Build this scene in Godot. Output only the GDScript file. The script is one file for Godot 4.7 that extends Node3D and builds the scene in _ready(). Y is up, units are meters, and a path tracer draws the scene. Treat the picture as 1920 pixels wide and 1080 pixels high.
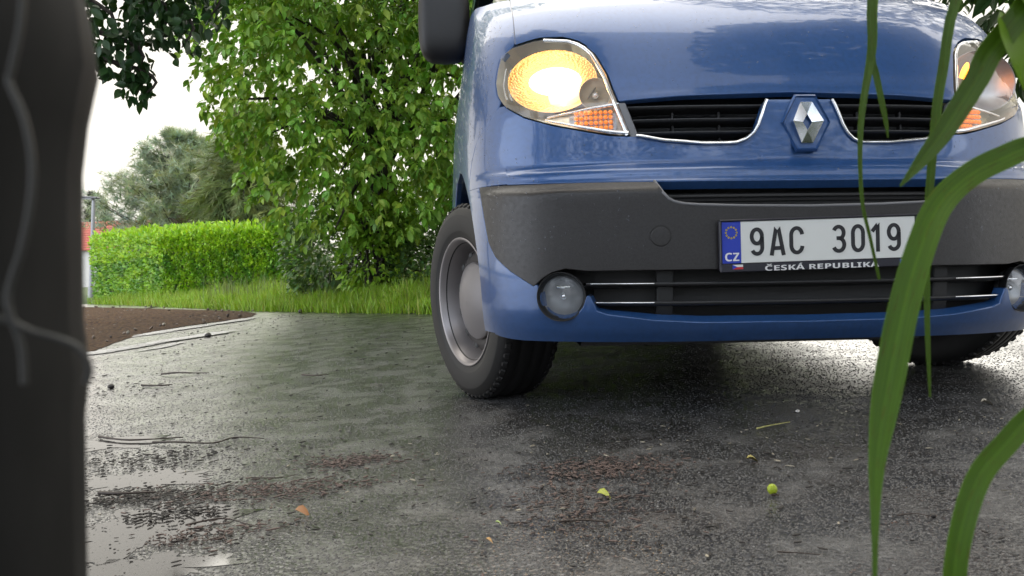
extends Node3D

# ---------------------------------------------------------------- helpers
var rng := RandomNumberGenerator.new()
var taken := {}
var M := {}

class MB:
	var v := PackedVector3Array()
	var n := PackedVector3Array()
	var t := PackedVector2Array()
	var i := PackedInt32Array()
	func vert(p: Vector3, nn: Vector3, uv := Vector2.ZERO) -> int:
		v.append(p); n.append(nn); t.append(uv)
		return v.size() - 1
	func tri(a: int, b: int, c: int) -> void:
		var f := (v[b] - v[a]).cross(v[c] - v[a])
		if f.dot(n[a] + n[b] + n[c]) > 0.0:
			i.append_array(PackedInt32Array([a, c, b]))
		else:
			i.append_array(PackedInt32Array([a, b, c]))
	func quad(a: int, b: int, c: int, d: int) -> void:
		tri(a, b, c); tri(a, c, d)
	func flat_quad(a: Vector3, b: Vector3, c: Vector3, d: Vector3, nn: Vector3) -> void:
		quad(vert(a, nn, Vector2(0, 0)), vert(b, nn, Vector2(1, 0)), vert(c, nn, Vector2(1, 1)), vert(d, nn, Vector2(0, 1)))
	func grid(p: Array, nu: int, nv: int, uvs: Array = []) -> void:
		# p holds (nu+1)*(nv+1) points, u fastest; normals by differences
		var base := v.size()
		for b in nv + 1:
			for a in nu + 1:
				var k := b * (nu + 1) + a
				var du: Vector3 = p[b * (nu + 1) + mini(a + 1, nu)] - p[b * (nu + 1) + maxi(a - 1, 0)]
				var dv: Vector3 = p[mini(b + 1, nv) * (nu + 1) + a] - p[maxi(b - 1, 0) * (nu + 1) + a]
				vert(p[k], du.cross(dv).normalized(), uvs[k] if uvs.size() else Vector2(float(a) / nu, float(b) / nv))
		for b in nv:
			for a in nu:
				var k := base + b * (nu + 1) + a
				quad(k, k + 1, k + nu + 2, k + nu + 1)
	func box(c: Vector3, s: Vector3, bev := 0.0, basis := Basis()) -> void:
		var h := s * 0.5
		bev = minf(bev, minf(h.x, minf(h.y, h.z)) * 0.9)
		for ax in 3:
			for sg in [-1.0, 1.0]:
				var nn := Vector3.ZERO; nn[ax] = sg
				var u := (ax + 1) % 3
				var w := (ax + 2) % 3
				var q := []
				for k in [[-1, -1], [1, -1], [1, 1], [-1, 1]]:
					var p := Vector3.ZERO
					p[ax] = sg * h[ax]; p[u] = k[0] * (h[u] - bev); p[w] = k[1] * (h[w] - bev)
					q.append(c + basis * p)
				flat_quad(q[0], q[1], q[2], q[3], basis * nn)
				if bev > 0.0:
					for e in [u, w]:
						var o: int = w if e == u else u
						for se in [-1.0, 1.0]:
							if e < ax: continue
							var n2 := Vector3.ZERO; n2[ax] = sg; n2[e] = se
							var r := []
							for k in [-1.0, 1.0]:
								var p1 := Vector3.ZERO
								p1[ax] = sg * h[ax]; p1[e] = se * (h[e] - bev); p1[o] = k * (h[o] - bev)
								var p2 := Vector3.ZERO
								p2[ax] = sg * (h[ax] - bev); p2[e] = se * h[e]; p2[o] = k * (h[o] - bev)
								r.append([c + basis * p1, c + basis * p2])
							flat_quad(r[0][0], r[1][0], r[1][1], r[0][1], basis * n2.normalized())
	func tube(p: Array, r: Array, sides := 6, caps := true) -> void:
		var base := v.size()
		var m := p.size()
		var up := Vector3(0.31, 0.9, 0.27).normalized()
		var len := 0.0
		for k in m:
			var d: Vector3 = (p[mini(k + 1, m - 1)] - p[maxi(k - 1, 0)]).normalized()
			if absf(d.dot(up)) > 0.97: up = Vector3(0.9, 0.1, 0.4).normalized()
			var x := d.cross(up).normalized()
			var y := x.cross(d)
			up = y
			if k: len += p[k].distance_to(p[k - 1])
			for s in sides + 1:
				var an := TAU * s / sides
				var o := x * cos(an) + y * sin(an)
				vert(p[k] + o * r[k], o, Vector2(float(s) / sides, len))
		for k in m - 1:
			for s in sides:
				var a := base + k * (sides + 1) + s
				quad(a, a + 1, a + sides + 2, a + sides + 1)
		if caps:
			for e in [0, m - 1]:
				var dd: Vector3 = (p[0] - p[1]).normalized() if e == 0 else (p[m - 1] - p[m - 2]).normalized()
				var c := vert(p[e], dd)
				var ring := []
				for s in sides: ring.append(vert(v[base + e * (sides + 1) + s], dd))
				for s in sides: tri(c, ring[s], ring[(s + 1) % sides])
	func lathe(prof: Array, segs: int, tf := Transform3D(), a0 := 0.0, a1 := TAU) -> void:
		# prof: Vector2(radius, along z); turned round local z
		var m := prof.size()
		var base := v.size()
		for k in m:
			var d: Vector2 = prof[mini(k + 1, m - 1)] - prof[maxi(k - 1, 0)]
			var nn2 := Vector2(d.y, -d.x).normalized()
			for s in segs + 1:
				var an := lerpf(a0, a1, float(s) / segs)
				var o := Vector3(cos(an), sin(an), 0)
				vert(tf * (o * prof[k].x + Vector3(0, 0, prof[k].y)), (tf.basis * (o * nn2.x + Vector3(0, 0, nn2.y))).normalized(), Vector2(float(s) / segs, float(k) / (m - 1)))
		for k in m - 1:
			for s in segs:
				var a := base + k * (segs + 1) + s
				quad(a, a + 1, a + segs + 2, a + segs + 1)
	func ball(c: Vector3, r: Vector3, su := 10, sv := 6, basis := Basis()) -> void:
		var base := v.size()
		for b in sv + 1:
			var ph := PI * b / sv
			for a in su + 1:
				var th := TAU * a / su
				var o := Vector3(sin(ph) * cos(th), cos(ph), sin(ph) * sin(th))
				vert(c + basis * (o * r), (basis * (o / r)).normalized(), Vector2(float(a) / su, float(b) / sv))
		for b in sv:
			for a in su:
				var k := base + b * (su + 1) + a
				quad(k, k + 1, k + su + 2, k + su + 1)
	func poly(pts: PackedVector2Array, z0: float, z1: float, tf := Transform3D(), sides := true) -> void:
		# flat polygon in xy, front at z1, sides back to z0
		var idx := Geometry2D.triangulate_polygon(pts)
		var base := v.size()
		for p in pts: vert(tf * Vector3(p.x, p.y, z1), tf.basis * Vector3(0, 0, 1), p)
		for k in range(0, idx.size(), 3): tri(base + idx[k], base + idx[k + 1], base + idx[k + 2])
		if sides:
			var cw := 1.0 if Geometry2D.is_polygon_clockwise(pts) else -1.0
			for k in pts.size():
				var a := pts[k]
				var b := pts[(k + 1) % pts.size()]
				var e := (b - a).normalized()
				var nn := tf.basis * Vector3(-e.y * cw, e.x * cw, 0)
				flat_quad(tf * Vector3(a.x, a.y, z0), tf * Vector3(b.x, b.y, z0), tf * Vector3(b.x, b.y, z1), tf * Vector3(a.x, a.y, z1), nn)
	func face(c: Vector3, axis_free := Vector3.ONE) -> void:
		# turn a grid outwards from c where its normals came out the wrong way round
		var sum := 0.0
		for k in v.size(): sum += n[k].dot((v[k] - c) * axis_free)
		if sum >= 0.0: return
		for k in n.size(): n[k] = -n[k]
		for k in range(0, i.size(), 3):
			var q := i[k + 1]
			i[k + 1] = i[k + 2]
			i[k + 2] = q
	func stroke(pl: Array, w: float, z0: float, z1: float, tf := Transform3D()) -> void:
		# a line of even width along a polyline in xy, raised from z0 to z1
		var L := PackedVector2Array()
		var R := PackedVector2Array()
		var m := pl.size()
		for k in m:
			var d1: Vector2 = (pl[k] - pl[k - 1]).normalized() if k > 0 else (pl[1] - pl[0]).normalized()
			var d2: Vector2 = (pl[k + 1] - pl[k]).normalized() if k < m - 1 else d1
			var nn := Vector2(-(d1 + d2).y, (d1 + d2).x).normalized()
			var q := w * 0.5 / maxf(0.4, nn.dot(Vector2(-d1.y, d1.x)))
			L.append(pl[k] + nn * q); R.append(pl[k] - nn * q)
		for k in m - 1:
			poly(PackedVector2Array([L[k], L[k + 1], R[k + 1], R[k]]), z0, z1, tf, true)
	func mesh() -> ArrayMesh:
		var a := []
		a.resize(Mesh.ARRAY_MAX)
		a[Mesh.ARRAY_VERTEX] = v; a[Mesh.ARRAY_NORMAL] = n; a[Mesh.ARRAY_TEX_UV] = t; a[Mesh.ARRAY_INDEX] = i
		var m := ArrayMesh.new()
		m.add_surface_from_arrays(Mesh.PRIMITIVE_TRIANGLES, a)
		return m

class Mono:
	# smooth monotone curve through points
	var x: Array
	var y: Array
	var m := []
	func _init(pts: Array) -> void:
		for p in pts: x.append(p[0]); y.append(p[1])
		var k := x.size()
		var d := []
		for a in k - 1: d.append((y[a + 1] - y[a]) / (x[a + 1] - x[a]))
		for a in k:
			if a == 0: m.append(d[0])
			elif a == k - 1: m.append(d[k - 2])
			elif d[a - 1] * d[a] <= 0.0: m.append(0.0)
			else:
				var h0: float = x[a] - x[a - 1]
				var h1: float = x[a + 1] - x[a]
				m.append(3.0 * (h0 + h1) / ((2.0 * h1 + h0) / d[a - 1] + (h1 + 2.0 * h0) / d[a]))
	func at(q: float) -> float:
		var k := x.size()
		q = clampf(q, x[0], x[k - 1])
		var a := 0
		while a < k - 2 and q > x[a + 1]: a += 1
		var h: float = x[a + 1] - x[a]
		var u: float = (q - x[a]) / h
		var u2 := u * u
		var u3 := u2 * u
		return (2 * u3 - 3 * u2 + 1) * y[a] + (u3 - 2 * u2 + u) * h * m[a] + (3 * u2 - 2 * u3) * y[a + 1] + (u3 - u2) * h * m[a + 1]

func lin(pts: Array, q: float) -> float:
	if q <= pts[0][0]: return pts[0][1]
	for k in pts.size() - 1:
		if q <= pts[k + 1][0]:
			return lerpf(pts[k][1], pts[k + 1][1], (q - pts[k][0]) / (pts[k + 1][0] - pts[k][0]))
	return pts[-1][1]

func numbered(called: String) -> String:
	if not taken.has(called):
		taken[called] = 0
		return called
	taken[called] += 1
	return "%s_%03d" % [called, taken[called]]

func thing(called: String, label: String, category: String, at := Vector3.ZERO, group := "") -> Node3D:
	var o := Node3D.new()
	o.name = numbered(called)
	add_child(o)
	o.position = at
	tag(o, label, category, group)
	return o

func tag(o: Node, label := "", category := "", group := "", kind := "") -> Node:
	if label: o.set_meta("label", label)
	if category: o.set_meta("category", category)
	if group: o.set_meta("group", group)
	if kind: o.set_meta("kind", kind)
	return o

func obj(called: String, mb, mat: Material, parent: Node = self) -> MeshInstance3D:
	var o := MeshInstance3D.new()
	o.mesh = mb.mesh() if mb is MB else mb
	o.material_override = mat
	if parent == self: o.name = numbered(called)
	else:
		o.name = called
		var k := 1
		while parent.has_node(NodePath(String(o.name))):
			o.name = "%s_%03d" % [called, k]
			k += 1
	parent.add_child(o, true)
	return o

func struct(called: String, mb, mat: Material, kind := "structure") -> MeshInstance3D:
	var o := obj(called, mb, mat)
	o.set_meta("kind", kind)
	return o

func swarm(called: String, mesh: Mesh, mat: Material, tfs: Array, cols: Array, parent: Node = self) -> MultiMeshInstance3D:
	var mm := MultiMesh.new()
	mm.transform_format = MultiMesh.TRANSFORM_3D
	mm.use_colors = cols.size() > 0
	mm.mesh = mesh
	mm.instance_count = tfs.size()
	for k in tfs.size():
		mm.set_instance_transform(k, tfs[k])
		if cols.size(): mm.set_instance_color(k, cols[k])
	var o := MultiMeshInstance3D.new()
	o.multimesh = mm
	o.material_override = mat
	o.name = numbered(called) if parent == self else called
	o.set_meta("kind", "stuff")
	parent.add_child(o, true)
	return o

func mat(c: Color, rough: float, metal := 0.0) -> StandardMaterial3D:
	# c holds linear reflectances
	var m := StandardMaterial3D.new()
	m.albedo_color = c.linear_to_srgb()
	m.roughness = rough
	m.metallic = metal
	return m

func leaf_mat(tr := 0.45) -> StandardMaterial3D:
	var m := StandardMaterial3D.new()
	m.vertex_color_use_as_albedo = true
	m.roughness = 0.42
	m.backlight_enabled = true
	m.backlight = Color(tr, tr, tr * 0.6)
	return m

func rv(a := 1.0) -> Vector3:
	return Vector3(rng.randf_range(-a, a), rng.randf_range(-a, a), rng.randf_range(-a, a))

func spline(p: Array, per := 6) -> Array:
	var out := []
	for k in p.size() - 1:
		var a = p[maxi(k - 1, 0)]
		var b = p[k]
		var c = p[k + 1]
		var d = p[mini(k + 2, p.size() - 1)]
		for j in per:
			var t := float(j) / per
			out.append(0.5 * ((2.0 * b) + (c - a) * t + (2.0 * a - 5.0 * b + 4.0 * c - d) * t * t + (3.0 * b - a - 3.0 * c + d) * t * t * t))
	out.append(p[-1])
	return out

func noise_image(w: int, freq: float, type: int, seed_: int, oct := 3, cell := FastNoiseLite.RETURN_DISTANCE) -> Image:
	var f := FastNoiseLite.new()
	f.noise_type = type
	f.frequency = freq
	f.seed = seed_
	f.fractal_octaves = oct
	f.fractal_type = FastNoiseLite.FRACTAL_FBM if oct > 1 else FastNoiseLite.FRACTAL_NONE
	f.cellular_return_type = cell
	f.cellular_jitter = 1.0
	return f.get_seamless_image(w, w, false, false, 0.12)

func tex(im: Image) -> ImageTexture:
	return ImageTexture.create_from_image(im)

# ---------------------------------------------------------------- scene
func _ready() -> void:
	rng.seed = 4711
	# camera
	var cam := Camera3D.new()
	cam.name = "camera"
	add_child(cam)
	cam.position = Vector3(0, 0.483, 0)
	cam.basis = Basis(Vector3.RIGHT, deg_to_rad(-2.17)) * Basis(Vector3.BACK, deg_to_rad(-3.5))
	cam.near = 0.02
	cam.far = 600.0
	var at := CameraAttributesPhysical.new()
	at.frustum_focal_length = 35.36
	at.frustum_focus_distance = 2.5
	at.exposure_aperture = 17.0
	at.frustum_near = 0.02
	at.frustum_far = 600.0
	cam.attributes = at
	cam.fov = rad_to_deg(2.0 * atan(540.0 / 1591.0))
	# sky and light: overcast
	var sky_m := ProceduralSkyMaterial.new()
	sky_m.sky_top_color = Color(0.88, 0.93, 1.0)
	sky_m.sky_horizon_color = Color(0.97, 0.98, 1.0)
	sky_m.sky_curve = 0.2
	sky_m.ground_bottom_color = Color(0.25, 0.27, 0.24)
	sky_m.ground_horizon_color = Color(0.4, 0.42, 0.4)
	sky_m.sky_energy_multiplier = 1.0
	sky_m.sun_angle_max = 1.0
	var sky := Sky.new()
	sky.sky_material = sky_m
	var env := Environment.new()
	env.background_mode = Environment.BG_SKY
	env.sky = sky
	env.tonemap_mode = Environment.TONE_MAPPER_LINEAR
	env.tonemap_exposure = 4.0
	env.sdfgi_enabled = true
	env.ssao_enabled = true
	env.ssil_enabled = true
	var we := WorldEnvironment.new()
	we.name = "world"
	we.environment = env
	add_child(we)
	var sun := DirectionalLight3D.new()
	sun.name = "sun"
	sun.light_energy = 0.35
	sun.light_angular_distance = 85.0
	sun.light_color = Color(1.0, 0.98, 0.94)
	sun.shadow_enabled = true
	add_child(sun)
	sun.look_at_from_position(Vector3(2.0, 9, -7.5), Vector3.ZERO)
	materials()
	ground()
	van()
	vegetation()
	background_things()
	foreground()
	litter()

func materials() -> void:
	M.black = mat(Color(0.012, 0.012, 0.013), 0.6)
	M.void = mat(Color(0.045, 0.045, 0.046), 0.7)
	M.chrome = mat(Color(0.80, 0.81, 0.83), 0.10, 1.0)
	M.satin = mat(Color(0.32, 0.33, 0.34), 0.35, 0.8)
	M.rubber = mat(Color(0.0055, 0.005, 0.005), 0.6)
	M.mirror_shell = mat(Color(0.007, 0.006, 0.006), 0.5)
	var dn := noise_image(512, 0.03, FastNoiseLite.TYPE_SIMPLEX, 5, 5)
	# wet paint: fine orange peel and drops under a clear coat
	M.paint = mat(Color(0.026, 0.085, 0.245), 0.36, 0.2)
	M.paint.clearcoat_enabled = true
	M.paint.clearcoat = 0.65
	M.paint.clearcoat_roughness = 0.05
	var pl := noise_image(512, 0.012, FastNoiseLite.TYPE_SIMPLEX, 8, 2)
	M.paint.normal_enabled = true
	M.paint.normal_texture = tex(bump(pl, 2.0))
	M.paint.normal_scale = 0.05
	M.paint.albedo_texture = tex(ramp(noise_image(512, 0.06, FastNoiseLite.TYPE_SIMPLEX, 81, 5), [[0.0, Color(0.90, 0.89, 0.88)], [0.5, Color(0.97, 0.97, 0.97)], [1.0, Color(1, 1, 1)]]))
	M.paint.roughness_texture = tex(ramp(noise_image(512, 0.02, FastNoiseLite.TYPE_SIMPLEX, 82, 5), [[0.0, Color(0.85, 0.85, 0.85)], [1.0, Color(1, 1, 1)]]))
	M.paint.uv1_triplanar = true
	M.paint.uv1_scale = Vector3(1.5, 1.5, 1.5)
	M.grey = mat(Color(0.021, 0.0195, 0.0202), 0.5)
	M.grey.normal_enabled = true
	M.grey.normal_texture = tex(bump(noise_image(512, 0.12, FastNoiseLite.TYPE_SIMPLEX, 9, 2), 3.0))
	M.grey.normal_scale = 0.25
	M.grey.albedo_texture = tex(ramp(noise_image(512, 0.03, FastNoiseLite.TYPE_SIMPLEX, 83, 5), [[0.0, Color(0.75, 0.72, 0.70)], [0.5, Color(0.95, 0.93, 0.92)], [1.0, Color(1, 1, 1)]]))
	M.grey.roughness_texture = tex(ramp(noise_image(512, 0.015, FastNoiseLite.TYPE_SIMPLEX, 84, 5), [[0.0, Color(0.65, 0.65, 0.65)], [1.0, Color(1, 1, 1)]]))
	M.grey.uv1_triplanar = true
	M.grey.uv1_scale = Vector3(6, 6, 6)
	var glass := StandardMaterial3D.new()
	glass.transparency = BaseMaterial3D.TRANSPARENCY_ALPHA
	glass.albedo_color = Color(0.95, 0.97, 1.0, 0.07)
	glass.roughness = 0.03
	M.glass = glass
	M.grey_light = mat(Color(0.16, 0.16, 0.17), 0.4)
	M.lamp_housing = mat(Color(0.60, 0.53, 0.38), 0.3, 0.7)
	M.warm_reflector = mat(Color(0.24, 0.20, 0.14), 0.32, 0.8)
	M.warm_reflector.normal_enabled = true
	M.warm_reflector.normal_texture = tex(bump(noise_image(256, 0.06, FastNoiseLite.TYPE_CELLULAR, 71, 1), 4.0))
	M.warm_reflector.normal_scale = 0.8
	M.warm_reflector.uv1_scale = Vector3(5, 1, 1)
	M.lit_lamp = mat(Color(0.9, 0.85, 0.75), 0.4)
	M.lit_lamp.emission_enabled = true
	M.lit_lamp.emission = Color(1.0, 0.88, 0.68)
	M.lit_lamp.emission_energy_multiplier = 1.5
	M.amber_lit = mat(Color(0.7, 0.25, 0.02), 0.4)
	M.amber_lit.emission_enabled = true
	M.amber_lit.emission = Color(1.0, 0.55, 0.10)
	M.amber_lit.emission_energy_multiplier = 2.0
	M.amber = mat(Color(0.75, 0.28, 0.02), 0.12)
	M.amber.emission_enabled = true
	M.amber.emission = Color(1.0, 0.52, 0.06)
	M.amber.emission_energy_multiplier = 0.16
	M.bulb_glass = mat(Color(0.7, 0.7, 0.7), 0.08, 0.6)
	M.rim = mat(Color(0.27, 0.25, 0.25), 0.38, 0.6)
	M.steel = mat(Color(0.04, 0.036, 0.036), 0.5, 0.3)
	M.hub_cap = mat(Color(0.19, 0.175, 0.175), 0.45, 0.2)
	M.holder = mat(Color(0.012, 0.012, 0.022), 0.35)
	M.plate = mat(Color(0.70, 0.71, 0.69), 0.4)
	M.plate_ink = mat(Color(0.012, 0.012, 0.016), 0.45)
	M.eu_blue = mat(Color(0.012, 0.04, 0.42), 0.4)
	M.eu_star = mat(Color(0.5, 0.40, 0.05), 0.5)
	M.white_print = mat(Color(0.72, 0.72, 0.72), 0.5)
	M.red_print = mat(Color(0.55, 0.02, 0.03), 0.5)
	M.window = mat(Color(0.01, 0.012, 0.014), 0.05)

func bump(im: Image, strength: float) -> Image:
	var c: Image = im.duplicate()
	c.convert(Image.FORMAT_L8)
	c.bump_map_to_normal_map(strength)
	return c

# ---------------------------------------------------------------- ground
const EDGE := [[-39.18, -55.659], [-9.222, -18.435], [-5.813, -13.99], [-4.59, -12.356], [-3.474, -10.806], [-2.082, -9.121], [-0.799, -7.798], [-0.479, -7.388], [1.161, -6.714], [3.697, -6.327], [11.013, -6.235], [28.315, -4.718]]

func ground() -> void:
	var g := MB.new()
	g.flat_quad(Vector3(-400, -0.004, 300), Vector3(400, -0.004, 300), Vector3(400, -0.004, -500), Vector3(-400, -0.004, -500), Vector3.UP)
	for k in g.t.size(): g.t[k] = Vector2(g.v[k].x, g.v[k].z) * 0.5
	var gm := mat(Color(0.035, 0.045, 0.018), 0.9)
	var gi := noise_image(512, 0.02, FastNoiseLite.TYPE_SIMPLEX, 3, 5)
	gm.albedo_texture = tex(ramp(gi, [[0.0, Color(0.45, 0.42, 0.3)], [0.5, Color(0.8, 0.85, 0.6)], [1.0, Color(1, 1, 1)]]))
	struct("ground", g, gm)
	# asphalt: chippings in dark binder, wet
	var s := 1536
	var stone := noise_image(s, 1.0 / 7.0, FastNoiseLite.TYPE_CELLULAR, 11, 1)
	var tone := noise_image(s, 1.0 / 7.0, FastNoiseLite.TYPE_CELLULAR, 11, 1, FastNoiseLite.RETURN_CELL_VALUE)
	var broad := noise_image(s, 1.0 / 160.0, FastNoiseLite.TYPE_SIMPLEX, 12, 4)
	var a := stone.get_data()
	var b := broad.get_data()
	var c := tone.get_data()
	var h := PackedByteArray()
	h.resize(a.size())
	var col := PackedByteArray()
	col.resize(a.size() * 3)
	var ro := PackedByteArray()
	ro.resize(a.size())
	for k in a.size():
		var st: int = 255 - a[k]
		h[k] = (st * 3 + b[k]) >> 2
		var w: int = 120 + ((c[k] * 90) >> 8) + ((b[k] - 128) >> 1)
		col[k * 3] = clampi(w + 1, 0, 255); col[k * 3 + 1] = clampi(w, 0, 255); col[k * 3 + 2] = clampi(w - 2, 0, 255)
		ro[k] = clampi(132 + ((b[k] - 128) * 3 >> 1) - (st >> 2), 22, 230)
	var am := StandardMaterial3D.new()
	am.albedo_color = Color(0.178, 0.180, 0.184).linear_to_srgb()
	am.albedo_texture = tex(Image.create_from_data(s, s, false, Image.FORMAT_RGB8, col))
	am.roughness = 0.6
	am.roughness_texture = tex(Image.create_from_data(s, s, false, Image.FORMAT_L8, ro))
	am.normal_enabled = true
	am.normal_texture = tex(bump(Image.create_from_data(s, s, false, Image.FORMAT_L8, h), 5.0))
	am.normal_scale = 0.45
	# the film of water: thick in the low parts, thin on the high ones
	am.clearcoat_enabled = true
	am.clearcoat = 1.0
	am.clearcoat_roughness = 0.29
	am.clearcoat_texture = tex(ramp(noise_image(512, 1.0 / 90.0, FastNoiseLite.TYPE_SIMPLEX, 15, 5), [[0.0, Color(0.5, 0.5, 0.5)], [0.5, Color(0.8, 0.8, 0.8)], [0.7, Color(1, 1, 1)], [1.0, Color(1, 1, 1)]]))
	am.detail_enabled = true
	am.detail_uv_layer = BaseMaterial3D.DETAIL_UV_2
	am.detail_blend_mode = BaseMaterial3D.BLEND_MODE_MUL
	am.detail_albedo = tex(ramp(noise_image(512, 0.018, FastNoiseLite.TYPE_SIMPLEX, 21, 5), [[0.0, Color(0.68, 0.64, 0.62)], [0.40, Color(0.92, 0.91, 0.91)], [1.0, Color(1, 1, 1)]]))
	M.asphalt = am
	var r := MB.new()
	var far := []
	for e in EDGE: far.append(Vector2(e[0], e[1]))
	far = spline(far, 5)
	var uv2 := PackedVector2Array()
	for k in far.size():
		var p: Vector2 = far[k]
		var wob := 0.05 * sin(k * 1.7) + rng.randf_range(-0.04, 0.04)
		r.vert(Vector3(p.x, 0, p.y + wob), Vector3.UP, Vector2(p.x, p.y + wob) / 2.4)
		r.vert(Vector3(p.x, 0, 7.0), Vector3.UP, Vector2(p.x, 7.0) / 2.4)
	for k in far.size() - 1:
		r.quad(2 * k, 2 * k + 1, 2 * k + 3, 2 * k + 2)
	var arr := []
	arr.resize(Mesh.ARRAY_MAX)
	for p in r.v: uv2.append(Vector2(p.x, p.z) / 5.3)
	arr[Mesh.ARRAY_VERTEX] = r.v; arr[Mesh.ARRAY_NORMAL] = r.n; arr[Mesh.ARRAY_TEX_UV] = r.t; arr[Mesh.ARRAY_TEX_UV2] = uv2; arr[Mesh.ARRAY_INDEX] = r.i
	var am2 := ArrayMesh.new()
	am2.add_surface_from_arrays(Mesh.PRIMITIVE_TRIANGLES, arr)
	var road := struct("road", am2, am)
	# chippings standing out of the binder, near the camera
	var sp := SphereMesh.new()
	sp.radius = 1.0; sp.height = 2.0; sp.radial_segments = 7; sp.rings = 3
	var tfs := []
	var cols := []
	for k in 170000:
		var d := exp(rng.randf_range(log(1.15), log(9.0)))
		var x := rng.randf_range(-0.60, 0.60) * d * 1.0
		var sz := rng.randf_range(0.0014, 0.0029) * (1.0 + 0.08 * d)
		var bs := Basis.from_euler(Vector3(rng.randf_range(-0.35, 0.35), rng.randf() * TAU, rng.randf_range(-0.35, 0.35))).scaled_local(Vector3(sz, sz * rng.randf_range(0.4, 0.75), sz * rng.randf_range(0.6, 1.0)))
		tfs.append(Transform3D(bs, Vector3(x, sz * rng.randf_range(-0.38, -0.05), -d)))
		var g1 := rng.randf_range(0.045, 0.085)
		if rng.randf() < 0.012: g1 = rng.randf_range(0.1, 0.2)
		cols.append(Color(g1, g1, g1 * 1.02))
	var cm := StandardMaterial3D.new()
	cm.vertex_color_use_as_albedo = true
	cm.roughness = 0.28
	swarm("chippings", sp, cm, tfs, cols, road)
	var film := mat(Color(0.045, 0.043, 0.042), 0.07)
	var nz := FastNoiseLite.new()
	nz.seed = 19
	nz.frequency = 1.0
	for q in [[-0.74, -1.62, 0.15, 0.14], [-0.92, -2.02, 0.16, 0.08], [-0.62, -1.40, 0.11, 0.07], [-1.20, -2.5, 0.14, 0.09]]:
		var poly := PackedVector2Array()
		for j in 90:
			var an := TAU * j / 90.0
			var rr := 1.0 + 0.75 * nz.get_noise_2d(cos(an) * 1.6 + q[0] * 9.0, sin(an) * 1.6) + 0.30 * nz.get_noise_2d(cos(an) * 6.0 + 40.0, sin(an) * 6.0 + q[1] * 5.0)
			poly.append(Vector2(q[0] + cos(an) * q[2] * rr, q[1] + sin(an) * q[3] * rr))
		var idx := Geometry2D.triangulate_polygon(poly)
		var pm := MB.new()
		for p in poly: pm.vert(Vector3(p.x, 0.0011, p.y), Vector3.UP, p)
		for j in range(0, idx.size(), 3): pm.tri(idx[j], idx[j + 1], idx[j + 2])
		if idx.size(): struct("puddle", pm, film)
	dirt()

func ramp(im: Image, stops: Array) -> Image:
	var gr := []
	for k in 256:
		var q := k / 255.0
		var c: Color = stops[-1][1]
		for j in stops.size() - 1:
			if q <= stops[j + 1][0]:
				c = stops[j][1].lerp(stops[j + 1][1], (q - stops[j][0]) / (stops[j + 1][0] - stops[j][0]))
				break
		gr.append(c)
	var src: Image = im.duplicate()
	src.convert(Image.FORMAT_L8)
	var d := src.get_data()
	var o := PackedByteArray()
	o.resize(d.size() * 3)
	for k in d.size():
		var c: Color = gr[d[k]]
		o[k * 3] = c.r8; o[k * 3 + 1] = c.g8; o[k * 3 + 2] = c.b8
	return Image.create_from_data(src.get_width(), src.get_height(), false, Image.FORMAT_RGB8, o)

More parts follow.
